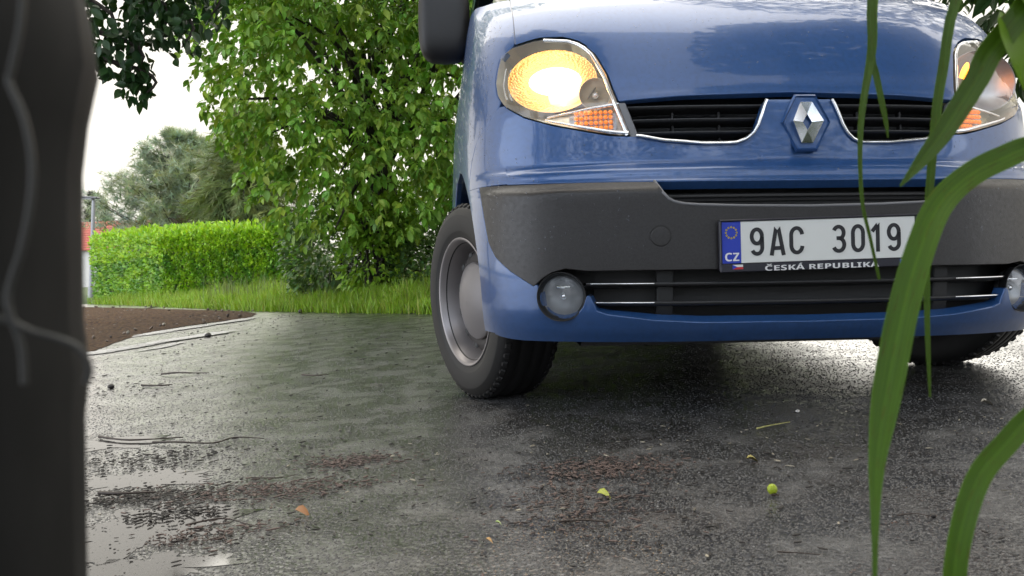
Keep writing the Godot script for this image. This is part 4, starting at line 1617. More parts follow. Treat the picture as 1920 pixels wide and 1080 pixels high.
func vegetation() -> void:
	M.bark_tex = tex(ramp(noise_image(256, 0.03, FastNoiseLite.TYPE_SIMPLEX, 41, 4), [[0.0, Color(0.4, 0.4, 0.4)], [1.0, Color(1, 1, 1)]]))
	M.bark_n = tex(bump(noise_image(256, 0.04, FastNoiseLite.TYPE_SIMPLEX, 42, 4), 5.0))
	M.bark = wood_mat(Color(0.07, 0.055, 0.042))
	M.leaf = leaf_mat(0.75)
	var wi := Image.create(4, 4, false, Image.FORMAT_RGB8)
	wi.fill(Color.WHITE)
	M.plain_white = tex(wi)
	M.leaf_long = leaf_mesh(1.0, 0.52)
	M.leaf_small = small_leaf_mesh()
	M.needles = needle_mesh()
	# walnut tree over the verge
	big_tree("walnut_tree", "large light green broadleaf tree with drooping leaves beside the van", Vector3(-1.482, 0, -10.386), 1.9,
		[[Vector3(0.35, 2.75, 0.5), Vector3(2.1, 1.7, 1.9)], [Vector3(-0.62, 2.7, 1.0), Vector3(1.25, 1.25, 1.3)], [Vector3(-0.1, 1.6, 1.1), Vector3(1.25, 0.90, 1.2)], [Vector3(0.2, 5.2, 0), Vector3(2.9, 2.4, 2.6)], [Vector3(1.9, 2.2, 0.6), Vector3(1.6, 1.6, 1.6)]],
		0.108, Color(0.23, 0.41, 0.06), 13500, 6, 300)
	# dark branch hanging in from a tree out of sight to the left
	overhang()
	hedge()
	bush("shrub", "dark green shrub under the walnut tree, nearest the van", Vector3(-0.734, 0, -9.951), [[Vector3(0, 0.42, 0), Vector3(0.75, 0.45, 0.5)], [Vector3(0.7, 0.5, -0.3), Vector3(0.7, 0.5, 0.5)]], 0.085, Color(0.085, 0.17, 0.045), 6500, "shrub", "shrubs under the walnut tree")
	bush("shrub", "yellowish green sapling in front of the trunk of the walnut tree", Vector3(-1.612, 0, -9.878), [[Vector3(0, 0.62, 0), Vector3(0.36, 0.62, 0.4)], [Vector3(0.15, 0.95, 0), Vector3(0.4, 0.32, 0.35)]], 0.10, Color(0.20, 0.36, 0.03), 2200, "shrub", "shrubs under the walnut tree")
	bush("shrub", "dull green shrub between the clipped hedge and the sapling", Vector3(-2.15, 0, -10.7), [[Vector3(0, 0.65, 0), Vector3(0.7, 0.7, 0.6)]], 0.095, Color(0.09, 0.17, 0.05), 4500, "shrub", "shrubs under the walnut tree")
	bush("thicket", "dense dark green thicket closing the view behind the walnut tree", Vector3(-0.6, 0, -15.0), [[Vector3(-1.7, 1.0, 0), Vector3(1.2, 1.1, 0.8)], [Vector3(0.2, 1.2, 0.2), Vector3(1.4, 1.3, 0.8)], [Vector3(2.2, 1.2, 0.3), Vector3(1.5, 1.3, 0.8)]], 0.11, Color(0.10, 0.19, 0.045), 12000, "thicket")
	conifer("pine_tree", "grey green pine with upturned branch tips behind the hedge", Vector3(-9.395, 0, -24.899), 4.7, 3.0, Color(0.32, 0.40, 0.29), 0.45, 150, 0.30)
	conifer("larch_tree", "pale green tree with hanging twigs right of the pine", Vector3(-6.132, 0, -20.244), 4.6, 1.9, Color(0.17, 0.23, 0.08), 0.1, 110, 0.26, 0.9)
	conifer("spruce_tree", "dark distant conifer behind the lamp post", Vector3(-36.6, 0, -76.0), 8.6, 2.3, Color(0.04, 0.055, 0.045), -0.2, 50, 0.5, 0.3)
	conifer("pine_tree", "small brownish pine standing low behind the hedge corner", Vector3(-8.032, 0, -22.649), 2.7, 1.3, Color(0.085, 0.075, 0.05), 0.3, 40, 0.28)
	big_tree("oak_tree", "dark broadleaf tree right behind the van", Vector3(4.199, 0, -6.553), 2.2, [[Vector3(0, 4.4, 0), Vector3(2.8, 2.8, 2.6)], [Vector3(0.4, 2.5, 0.6), Vector3(2.0, 1.2, 1.6)]], 0.16, Color(0.03, 0.07, 0.018), 2600, 5, 0)
	# trees and hedge at the photographer's back, mirrored in the paint
	big_tree("maple_tree", "tree at the left whose high crown is mirrored in the bonnet", Vector3(-4.83, 0, 1.052), 3.4, [[Vector3(2.2, 6.2, -2.4), Vector3(2.1, 1.7, 2.6)]], 0.25, Color(0.03, 0.07, 0.018), 2600, 5, 0)
	big_tree("maple_tree", "tree at the right whose high crown is mirrored in the bonnet", Vector3(6.51, 0, 0.702), 3.4, [[Vector3(-2.0, 6.2, -2.0), Vector3(2.3, 1.7, 2.6)]], 0.25, Color(0.03, 0.07, 0.018), 2600, 5, 0)
	bush("garden_hedge", "tall dense hedge behind the camera, mirrored dark in the bumper", Vector3(0, 0, 2.28), [[Vector3(-5.5, 2.08, 0), Vector3(1.9, 2.34, 0.7)], [Vector3(-3.0, 2.21, 0.2), Vector3(1.9, 2.47, 0.7)], [Vector3(-0.6, 2.08, 0), Vector3(1.9, 2.34, 0.7)], [Vector3(1.9, 2.21, 0.1), Vector3(1.9, 2.47, 0.7)], [Vector3(4.4, 2.08, 0), Vector3(1.9, 2.34, 0.7)], [Vector3(6.8, 2.21, 0.2), Vector3(1.9, 2.34, 0.7)]], 0.20, Color(0.035, 0.075, 0.02), 19000, "hedge")
	verge()

func overhang() -> void:
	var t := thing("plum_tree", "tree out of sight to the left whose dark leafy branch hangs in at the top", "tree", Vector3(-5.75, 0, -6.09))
	var mb := MB.new()
	mb.tube(spline([Vector3(0, -0.1, 0), Vector3(0.1, 1.5, 0), Vector3(0, 3.0, 0.1), Vector3(0.3, 4.2, 0)], 5), _taper(0.16, 0.05, 16), 10)
	obj("trunk", mb, M.bark, t)
	var tfs := []
	var cols := []
	var spots := [[Vector3(2.55, 2.15, 0.1), 0.30, 1.0], [Vector3(2.9, 2.05, 0.2), 0.32, 1.0], [Vector3(3.22, 2.12, 0.1), 0.30, 1.0], [Vector3(3.05, 1.80, 0.15), 0.20, 0.7], [Vector3(3.12, 1.60, 0.15), 0.13, 0.4], [Vector3(3.38, 2.0, 0.1), 0.24, 0.7], [Vector3(3.55, 2.25, 0.0), 0.3, 0.9], [Vector3(2.0, 2.35, 0.1), 0.5, 1.0], [Vector3(2.6, 2.5, 0), 0.4, 1.0], [Vector3(3.3, 2.55, 0), 0.45, 1.0], [Vector3(1.0, 2.9, 0), 0.8, 1.5], [Vector3(0.3, 3.9, 0), 1.2, 2.5], [Vector3(2.2, 3.2, 0.0), 0.9, 2.0]]
	mb = MB.new()
	for s in spots:
		var e: Vector3 = s[0] + Vector3(0.12, 0.24, 0)
		mb.tube(spline([Vector3(0.1, 2.6 + rng.randf() * 0.8, 0.05), Vector3(e.x * 0.5, e.y + 0.6, e.z * 0.5), e + Vector3(0, 0.1, 0), e + Vector3(0.05, -s[1] * 0.7, 0)], 5), _taper(0.04, 0.005, 16), 5, false)
		for k in int(150 * s[2]):
			var o: Vector3 = e + rv().normalized() * s[1] * pow(rng.randf(), 0.4)
			var l := rng.randf_range(0.06, 0.11)
			tfs.append(Transform3D(looking((rv(0.7) + Vector3(0, -0.55, 0)).normalized(), rng.randf_range(-1.5, 1.5)).scaled_local(Vector3(l, l, l)), o))
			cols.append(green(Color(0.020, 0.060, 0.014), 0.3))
	obj("limb", mb, M.bark, t)
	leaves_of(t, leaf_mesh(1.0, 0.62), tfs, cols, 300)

func hedge() -> void:
	# clipped hedge: a near corner, a shaded end to the left and a long side to the right
	var t := thing("clipped_hedge", "clipped bright green hedge with a square corner beside the road", "hedge", Vector3(-6.61, 0, -16.16))
	var a := Vector3(0, 0, 0)
	var b := Vector3(3.20, 0, 2.64)
	var c := Vector3(-3.21, 0, -3.81)
	var ux := (b - a).normalized()
	var uz := (c - a).normalized()
	var core := MB.new()
	var H := 1.18
	var ins := 0.16
	var p0 := ux * ins + uz * ins
	var p1 := ux * (a.distance_to(b)) + uz * ins
	var p2 := ux * (a.distance_to(b)) + uz * (a.distance_to(c) - ins)
	var p3 := ux * ins + uz * (a.distance_to(c) - ins)
	var up := Vector3(0, H - 0.14, 0)
	for e in [[p0, p1], [p1, p2], [p2, p3], [p3, p0]]:
		core.flat_quad(e[0], e[1], e[1] + up, e[0] + up, ((e[1] - e[0]) as Vector3).cross(Vector3.UP).normalized())
	core.flat_quad(p0 + up, p1 + up, p2 + up, p3 + up, Vector3.UP)
	obj("inner_twigs", core, mat(Color(0.06, 0.065, 0.035), 0.9), t)
	var tfs := []
	var cols := []
	var nz := FastNoiseLite.new()
	nz.seed = 9; nz.frequency = 1.1
	for k in 23000:
		var f := rng.randf()
		var o: Vector3
		var n: Vector3
		var dep := pow(rng.randf(), 1.6) * 0.2
		if f < 0.40:
			var hq := rng.randf()
			o = a.lerp(b, hq) + Vector3(0, rng.randf() * lerpf(1.25, 1.12, hq), 0)
			n = -uz
		elif f < 0.72:
			var hq := rng.randf()
			o = a.lerp(c, hq) + Vector3(0, rng.randf() * lerpf(1.25, 1.50, hq), 0)
			n = -ux
		else:
			var qa := rng.randf()
			var qb := pow(rng.randf(), 1.3)
			o = ux * qa * a.distance_to(b) + uz * qb * a.distance_to(c) + Vector3(0, 1.25 + 0.25 * qb - 0.13 * qa, 0)
			n = Vector3.UP
		o += n * (0.07 * nz.get_noise_3dv(o) + 0.03 - dep)
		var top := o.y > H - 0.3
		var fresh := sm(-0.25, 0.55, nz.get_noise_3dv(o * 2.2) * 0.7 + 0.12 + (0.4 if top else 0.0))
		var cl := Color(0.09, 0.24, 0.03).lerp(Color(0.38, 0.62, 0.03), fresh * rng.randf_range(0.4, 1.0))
		if n == Vector3.UP and rng.randf() < 0.25: o.y += rng.randf() * 0.13
		var s := rng.randf_range(0.06, 0.115)
		tfs.append(Transform3D(looking((n + rv(0.9) + Vector3(0, 0.4, 0)).normalized(), rng.randf_range(-1.5, 1.5)).scaled_local(Vector3(s, s, s)), o))
		cols.append(green(cl, 0.2))
	swarm("foliage", M.leaf_small, M.leaf, tfs, cols, t)

func edge_at(q: float) -> Array:
	# point on the road's far edge and the direction away from the road
	var n := EDGE.size() - 1
	var k := clampi(int(q * n), 0, n - 1)
	var a := Vector2(EDGE[k][0], EDGE[k][1])
	var b := Vector2(EDGE[k + 1][0], EDGE[k + 1][1])
	var d := (b - a).normalized()
	return [a.lerp(b, q * n - k), Vector2(d.y, -d.x)]

func verge() -> void:
	# grass bank beyond the road
	var mb := MB.new()
	var prof := [[-0.02, -0.003], [0.15, 0.03], [0.5, 0.08], [1.2, 0.13], [2.5, 0.16], [6.0, 0.18], [14.0, 0.02]]
	var nz := FastNoiseLite.new()
	nz.seed = 13; nz.frequency = 0.7
	var pts := []
	var nu := 80
	for b in prof.size():
		for a in nu + 1:
			var e := edge_at(a / float(nu))
			var p: Vector2 = e[0] + e[1] * prof[b][0]
			pts.append(Vector3(p.x, prof[b][1] * (1.0 + 0.5 * nz.get_noise_2d(p.x, p.y)), p.y))
	mb.grid(pts, nu, prof.size() - 1)
	mb.face(Vector3(0, -500.0, 0))
	struct("grass_bank", mb, mat(Color(0.045, 0.075, 0.015), 0.9))
	var bl := MB.new()
	var rows := [[0.0, 0.5, 0.0], [0.35, 0.45, 0.03], [0.7, 0.3, 0.16], [1.0, 0.02, 0.38]]
	var l := []
	for r in rows:
		l.append(bl.vert(Vector3(-r[1] * 0.05, r[0], r[2]), Vector3(0, 0.5, -0.8).normalized()))
		l.append(bl.vert(Vector3(r[1] * 0.05, r[0], r[2]), Vector3(0, 0.5, -0.8).normalized()))
	for k in 3: bl.quad(l[2 * k], l[2 * k + 1], l[2 * k + 3], l[2 * k + 2])
	var blade := bl.mesh()
	var tfs := []
	var cols := []
	for k in 60000:
		var e := edge_at(lerpf(0.10, 0.80, rng.randf()))
		var dist := pow(rng.randf(), 1.5) * 3.2
		var p: Vector2 = e[0] + e[1] * (dist - 0.03 - 0.12 * maxf(0.0, nz.get_noise_2d(e[0].x * 4.0, 7.0))) + Vector2(rng.randf_range(-0.06, 0.06), rng.randf_range(-0.06, 0.06))
		var y := lin([[-0.1, 0.0], [0.15, 0.03], [0.5, 0.08], [1.2, 0.13], [2.5, 0.16], [6.0, 0.18]], dist) - 0.01
		var hh := rng.randf_range(0.06, 0.14) + 0.10 * minf(1.0, dist) * rng.randf() + 0.22 * maxf(0.0, nz.get_noise_2d(p.x * 2.0, p.y * 2.0))
		tfs.append(Transform3D(Basis(Vector3.UP, rng.randf() * TAU).rotated(Vector3(rng.randf() - 0.5, 0, rng.randf() - 0.5).normalized(), rng.randf_range(0, 0.5)).scaled_local(Vector3(0.16, hh, hh)), Vector3(p.x, y, p.y)))
		cols.append(green(Color(0.22, 0.38, 0.025) if rng.randf() < 0.8 else Color(0.30, 0.36, 0.08), 0.3))
	var g := swarm("verge_grass", blade, M.leaf, tfs, cols)
	tag(g, "bright green grass growing along the verge beyond the road", "grass")
	# tall seeding grass at the foot of the hedge
	tfs = []
	cols = []
	for k in 500:
		var p := Vector2(rng.randf_range(-4.3, -1.9), rng.randf_range(-12.6, -11.6))
		var hh := rng.randf_range(0.2, 0.42)
		tfs.append(Transform3D(Basis(Vector3.UP, rng.randf() * TAU).scaled_local(Vector3(0.14, hh, hh * 0.6)), Vector3(p.x, 0.1, p.y)))
		cols.append(green(Color(0.13, 0.17, 0.06), 0.25))
	g = swarm("seeding_grass", blade, M.leaf, tfs, cols)
	tag(g, "tall pale seeding grass at the foot of the hedge", "grass")
	M.blade = blade

# ---------------------------------------------------------------- background things
func background_things() -> void:
	var lp := thing("lamp_post", "slim grey lamp post with a flat head left of the hedge", "lamp post", Vector3(-10.327, 0, -20.796))
	lp.rotation.z = -0.108
	var mb := MB.new()
	mb.tube([Vector3(0, -0.1, 0), Vector3(0, 0.35, 0), Vector3(0, 0.36, 0), Vector3(0, 2.46, 0)], [0.075, 0.07, 0.055, 0.042], 12)
	obj("post", mb, mat(Color(0.30, 0.30, 0.31), 0.5, 0.4), lp)
	mb = MB.new()
	mb.tube(spline([Vector3(0, 2.42, 0), Vector3(-0.02, 2.50, 0), Vector3(-0.12, 2.52, 0)], 4), _taper(0.035, 0.03, 9), 8)
	mb.box(Vector3(-0.10, 2.535, 0), Vector3(0.44, 0.05, 0.2), 0.02)
	obj("lamp_head", mb, mat(Color(0.16, 0.16, 0.17), 0.5), lp)
	mb = MB.new()
	mb.box(Vector3(-0.14, 2.498, 0), Vector3(0.26, 0.03, 0.15), 0.012)
	obj("diffuser", mb, mat(Color(0.5, 0.5, 0.5), 0.3), lp)
	# house with a red tiled gable roof, far behind the hedge
	house(Vector3(-28.3, 0, -61.5), -1.1, 2.9, 4.7, 4.6, 5.0, Color(0.55, 0.53, 0.50), Color(0.36, 0.10, 0.075), "house with red tiled roof and white gable far behind the hedge")
	house(Vector3(-31.6, 0, -63.0), -1.35, 2.7, 4.0, 4.0, 5.0, Color(0.42, 0.36, 0.30), Color(0.50, 0.14, 0.07), "low building with orange red roof behind the lamp post")

func house(at: Vector3, turn: float, wall_h: float, ridge: float, wd: float, dp: float, wc: Color, rc: Color, label: String) -> void:
	var t := thing("house", label, "house", at)
	t.rotation.y = turn
	var mb := MB.new()
	var x := wd / 2
	var z := dp / 2
	for sg in [-1.0, 1.0]:
		mb.poly(PackedVector2Array([Vector2(-x, 0), Vector2(x, 0), Vector2(x, wall_h), Vector2(0, ridge - 0.05), Vector2(-x, wall_h)]), 0, 0.0, Transform3D(Basis(Vector3.UP, 0.0 if sg > 0 else PI), Vector3(0, 0, sg * z)), false)
		mb.flat_quad(Vector3(sg * x, 0, -z), Vector3(sg * x, 0, z), Vector3(sg * x, wall_h, z), Vector3(sg * x, wall_h, -z), Vector3(sg, 0, 0))
	obj("wall", mb, mat(wc, 0.85), t)
	var slope := (ridge - wall_h) / x
	for sg in [-1.0, 1.0]:
		mb = MB.new()
		# courses of tiles, each lapping the one below
		var n := 12
		for k in n:
			var a := float(k) / n
			var b := float(k + 1) / n
			var xa: float = lerpf(x + 0.35, 0.0, a) * sg
			var xb: float = lerpf(x + 0.35, 0.0, b) * sg
			var ya := ridge - absf(xa) * slope
			var yb := ridge - absf(xb) * slope
			var nn := Vector3(sg * slope, 1, 0).normalized()
			mb.flat_quad(Vector3(xa, ya + 0.07, -z - 0.3), Vector3(xa, ya + 0.07, z + 0.3), Vector3(xb, yb + 0.03, z + 0.3), Vector3(xb, yb + 0.03, -z - 0.3), nn)
			mb.flat_quad(Vector3(xa, ya, -z - 0.3), Vector3(xa, ya, z + 0.3), Vector3(xa, ya + 0.07, z + 0.3), Vector3(xa, ya + 0.07, -z - 0.3), Vector3(sg, 0, 0))
		obj("roof", mb, mat(rc, 0.8), t)
	mb = MB.new()
	mb.box(Vector3(0, wall_h - 0.6, z + 0.03), Vector3(1.0, 1.1, 0.08), 0.01)
	var w := obj("window", mb, mat(Color(0.6, 0.6, 0.6), 0.6), t)
	mb = MB.new()
	mb.box(Vector3(0, wall_h - 0.6, z + 0.06), Vector3(0.84, 0.94, 0.04))
	obj("pane", mb, M.window, w)

# ---------------------------------------------------------------- close to the lens
func strap(p: Array, w: Array, up: Vector3, keel := 0.25, cup := 1.0) -> MB:
	# a grass blade: a gutter-shaped strip with a midrib and a thickness
	var mb := MB.new()
	var m := p.size()
	for side in [1.0, -1.0]:
		var base := mb.v.size()
		for k in m:
			var d: Vector3 = (p[mini(k + 1, m - 1)] - p[maxi(k - 1, 0)]).normalized()
			var x := d.cross(up).normalized()
			var n := x.cross(d)
			for j in 7:
				var q := (j - 3) / 3.0
				var o: Vector3 = p[k] + x * q * w[k] * 0.5 + n * (absf(q) * keel * w[k] * 0.5 * cup + (0.00018 * side) + (0.0005 * side if j == 3 else 0.0))
				mb.vert(o, (n - x * signf(q) * keel).normalized() * side, Vector2(q, k))
		for k in m - 1:
			for j in 6:
				var a := base + k * 7 + j
				mb.quad(a, a + 1, a + 8, a + 7)
	return mb

func foreground() -> void:
	var gm := StandardMaterial3D.new()
	gm.albedo_color = Color(0.14, 0.30, 0.015).linear_to_srgb()
	# parallel veins, and a pale edge with a few worn spots
	var vi := Image.create(128, 256, false, Image.FORMAT_RGB8)
	var fn := FastNoiseLite.new()
	fn.seed = 51; fn.frequency = 0.03
	for x in 128:
		var vein := 0.80 + 0.20 * (0.5 + 0.5 * sin(x * 1.15)) * (0.7 + 0.3 * sin(x * 0.37))
		if absi(x - 64) < 3: vein = 1.08
		for y in 256:
			var q := clampf(vein + 0.12 * fn.get_noise_2d(x * 3.0, y * 0.5), 0.0, 1.0)
			var spot := fn.get_noise_2d(x * 2.0 + 500.0, y * 2.0)
			vi.set_pixel(x, y, Color(q, q, q * 0.9) if spot < 0.42 else Color(q, q * 0.8, q * 0.5))
	gm.albedo_texture = tex(vi)
	gm.uv1_scale = Vector3(0.5, 0.02, 1)
	gm.uv1_offset = Vector3(0.5, 0, 0)
	gm.roughness = 0.45
	gm.backlight_enabled = true
	gm.backlight = Color(0.9, 0.9, 0.5)
	var dark: StandardMaterial3D = gm.duplicate()
	dark.albedo_color = Color(0.13, 0.25, 0.025).linear_to_srgb()
	var view := Vector3(-0.3, 0.05, 1).normalized()
	var defs := [
		["grass_blade", "broad bright green grass blade arching in from the right over the number plate", [Vector3(0.1578, 0.2200, -0.4014), Vector3(0.1643, 0.2750, -0.4063), Vector3(0.1697, 0.3149, -0.4119), Vector3(0.1749, 0.3438, -0.4207), Vector3(0.1811, 0.3677, -0.4302), Vector3(0.1914, 0.3986, -0.4398), Vector3(0.2058, 0.4394, -0.4496), Vector3(0.2211, 0.4722, -0.4592), Vector3(0.2373, 0.4960, -0.4688), Vector3(0.2574, 0.5108, -0.4773), Vector3(0.2815, 0.5206, -0.4858), Vector3(0.3116, 0.5273, -0.4951), Vector3(0.3605, 0.5178, -0.5016), Vector3(0.4696, 0.4168, -0.5169), Vector3(0.5179, 0.2164, -0.5224), Vector3(0.5261, 0.0164, -0.5195)], [0.0006, 0.0014, 0.0022, 0.0045, 0.0085, 0.0145, 0.0155, 0.0150, 0.0145, 0.014, 0.014, 0.0135, 0.013, 0.012, 0.010, 0.008], gm],
		["grass_blade", "bright green grass blade leaning out at the lower right corner", [Vector3(0.196, 0.0, -0.402), Vector3(0.199, 0.15, -0.405), Vector3(0.2015, 0.23, -0.408), Vector3(0.2060, 0.29, -0.411), Vector3(0.2130, 0.327, -0.415), Vector3(0.2270, 0.3563, -0.4217), Vector3(0.2462, 0.3711, -0.4302), Vector3(0.2743, 0.3879, -0.4397), Vector3(0.3295, 0.4033, -0.4499), Vector3(0.3993, 0.3877, -0.4580)], [0.006, 0.009, 0.0100, 0.0105, 0.0108, 0.0115, 0.0115, 0.011, 0.009, 0.001], gm],
		["grass_blade", "dark olive grass blade drooping across the right headlight", [Vector3(0.5161, 0.0164, -0.5446), Vector3(0.4992, 0.3665, -0.5412), Vector3(0.4414, 0.6170, -0.5197), Vector3(0.3616, 0.6498, -0.5085), Vector3(0.2981, 0.5943, -0.5061), Vector3(0.2809, 0.5695, -0.5049), Vector3(0.2617, 0.5427, -0.5037), Vector3(0.2465, 0.5248, -0.5034), Vector3(0.2324, 0.5099, -0.5024)], [0.006, 0.010, 0.012, 0.014, 0.0145, 0.0135, 0.012, 0.008, 0.0012], dark],
		["grass_stem", "thin dead grass stem hanging down past the last digit of the plate", [Vector3(0.5562, 0.0153, -0.7116), Vector3(0.5505, 0.5154, -0.7020), Vector3(0.4530, 0.7962, -0.6894), Vector3(0.3328, 0.7773, -0.6791), Vector3(0.2999, 0.6786, -0.6760), Vector3(0.2945, 0.6287, -0.6745), Vector3(0.2841, 0.5828, -0.6722), Vector3(0.2798, 0.5459, -0.6708), Vector3(0.2794, 0.5079, -0.6694), Vector3(0.2832, 0.4828, -0.6682), Vector3(0.2889, 0.4468, -0.6669)], [0.004, 0.006, 0.008, 0.009, 0.0085, 0.0070, 0.0050, 0.0035, 0.0028, 0.0026, 0.0022], dark],
		["grass_stem", "dark thin grass stem hanging straight down right of the number plate", [Vector3(0.5462, 0.0156, -0.6615), Vector3(0.5301, 0.4657, -0.6596), Vector3(0.4222, 0.7067, -0.6380), Vector3(0.3468, 0.6624, -0.6315), Vector3(0.3262, 0.5976, -0.6306), Vector3(0.3178, 0.5537, -0.6291), Vector3(0.3136, 0.5227, -0.6287), Vector3(0.3082, 0.4838, -0.6265), Vector3(0.3046, 0.4168, -0.6247), Vector3(0.3031, 0.3599, -0.6222)], [0.006, 0.007, 0.008, 0.0075, 0.007, 0.0065, 0.006, 0.0046, 0.004, 0.0015], dark],
		["grass_blade", "short thin blade forking from the hanging stem over the bonnet", [Vector3(0.5662, 0.0152, -0.7200), Vector3(0.5605, 0.5152, -0.7104), Vector3(0.4632, 0.8161, -0.6938), Vector3(0.3277, 0.7674, -0.6823), Vector3(0.2979, 0.6777, -0.6768), Vector3(0.2945, 0.6247, -0.6736), Vector3(0.2963, 0.6077, -0.6733), Vector3(0.2991, 0.5877, -0.6722), Vector3(0.3020, 0.5687, -0.6720), Vector3(0.3029, 0.5576, -0.6718)], [0.006, 0.006, 0.006, 0.006, 0.005, 0.004, 0.005, 0.0045, 0.003, 0.001], dark],
	]
	for d in defs:
		var p := spline(d[2], 5)
		var w := spline(d[3], 5)
		for k in w.size(): w[k] = maxf(w[k], 0.0006)
		var root: Vector3 = p[0] if p[0].y < p[-1].y else p[-1]
		var o := thing("grass_plant", d[1], "grass", Vector3(root.x, 0, root.z), "grass in front of the lens")
		var bl := obj("blade", strap(p, w, view), d[4], o)
		bl.position = -o.position
	# dark leaves at the upper right
	var t := thing("bindweed", "dark out of focus leafy plant at the upper right corner", "plant", Vector3(0.36, 0, -0.52))
	var mb := MB.new()
	mb.tube(spline([Vector3(0.08, 0, 0), Vector3(0.07, 0.3, 0.0), Vector3(0.02, 0.52, 0), Vector3(-0.04, 0.66, 0)], 6), _taper(0.004, 0.002, 19), 7)
	obj("stem", mb, dark, t)
	var lm := leaf_mesh(1.0, 0.75)
	for q in [[Vector3(-0.06, 0.61, 0.01), Vector3(0.15, -0.8, 0.3), 0.05], [Vector3(-0.035, 0.60, 0.0), Vector3(0.1, -0.8, 0.2), 0.055], [Vector3(-0.05, 0.57, 0.01), Vector3(0.4, -0.5, 0.3), 0.045], [Vector3(-0.03, 0.64, 0), Vector3(-0.2, -0.5, 0.4), 0.05], [Vector3(0.0, 0.58, 0), Vector3(0.4, -0.7, 0.3), 0.06]]:
		var o := obj("leaf", lm, dark, t)
		o.transform = Transform3D(looking(q[1], rng.randf_range(-0.4, 0.4)).scaled_local(Vector3.ONE * q[2]), q[0])
	# dark fence post at the left edge, with loose wire round it
	var up := Vector3(0.0611, 0.9981, 0.0)
	var foot := Vector3(-0.1764, -0.02, -0.22)
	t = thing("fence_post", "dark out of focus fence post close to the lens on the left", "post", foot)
	mb = MB.new()
	var nz := FastNoiseLite.new()
	nz.seed = 3; nz.frequency = 9.0
	var pts := []
	for b in 61:
		var q := b / 60.0
		var y := q * 0.80
		for a in 25:
			var an := TAU * a / 24.0
			var r := 0.031 + 0.0010 * nz.get_noise_3d(cos(an) * 0.12, y, sin(an) * 0.12)
			r += 0.0050 * exp(-pow((y - 0.563) / 0.017, 2.0)) + 0.0014 * exp(-pow((y - 0.480) / 0.005, 2.0))
			pts.append(up * y + Vector3(cos(an) * r, 0, -sin(an) * r))
	mb.grid(pts, 24, 60)
	mb.face(up * 0.4, Vector3(1, 0, 1))
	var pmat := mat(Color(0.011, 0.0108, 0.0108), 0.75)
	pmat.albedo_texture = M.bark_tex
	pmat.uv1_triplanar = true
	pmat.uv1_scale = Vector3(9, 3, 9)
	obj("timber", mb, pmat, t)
	var wire := mat(Color(0.040, 0.040, 0.039), 0.5, 0.2)
	var W := func(called: String, label: String, p: Array):
		var m2 := MB.new()
		var sp := spline(p, 8)
		var r := []
		for k in sp.size(): r.append(0.0007)
		m2.tube(sp, r, 8)
		tag(obj(called, m2, wire), label, "wire", "fence wires by the post")
	# both wires hang in front of the post
	W.call("fence_wire", "blurred grey fence wire waving down the front of the dark post", [Vector3(-0.0937, 0.5465, -0.1725), Vector3(-0.0949, 0.5358, -0.1721), Vector3(-0.0974, 0.5264, -0.1718), Vector3(-0.0980, 0.5237, -0.1717), Vector3(-0.0955, 0.5166, -0.1714), Vector3(-0.0944, 0.5080, -0.1711), Vector3(-0.0952, 0.4995, -0.1707), Vector3(-0.0977, 0.4900, -0.1704), Vector3(-0.1005, 0.4827, -0.1701), Vector3(-0.1007, 0.4784, -0.1699), Vector3(-0.0988, 0.4708, -0.1697), Vector3(-0.0987, 0.4633, -0.1694)])
	W.call("fence_wire", "short blurred fence wire running out to the right edge of the post", [Vector3(-0.1091, 0.4779, -0.1699), Vector3(-0.1017, 0.4764, -0.1699), Vector3(-0.0965, 0.4737, -0.1698), Vector3(-0.0913, 0.4719, -0.1697), Vector3(-0.0871, 0.4696, -0.1696), Vector3(-0.0854, 0.4657, -0.1695), Vector3(-0.0863, 0.4626, -0.1693)])


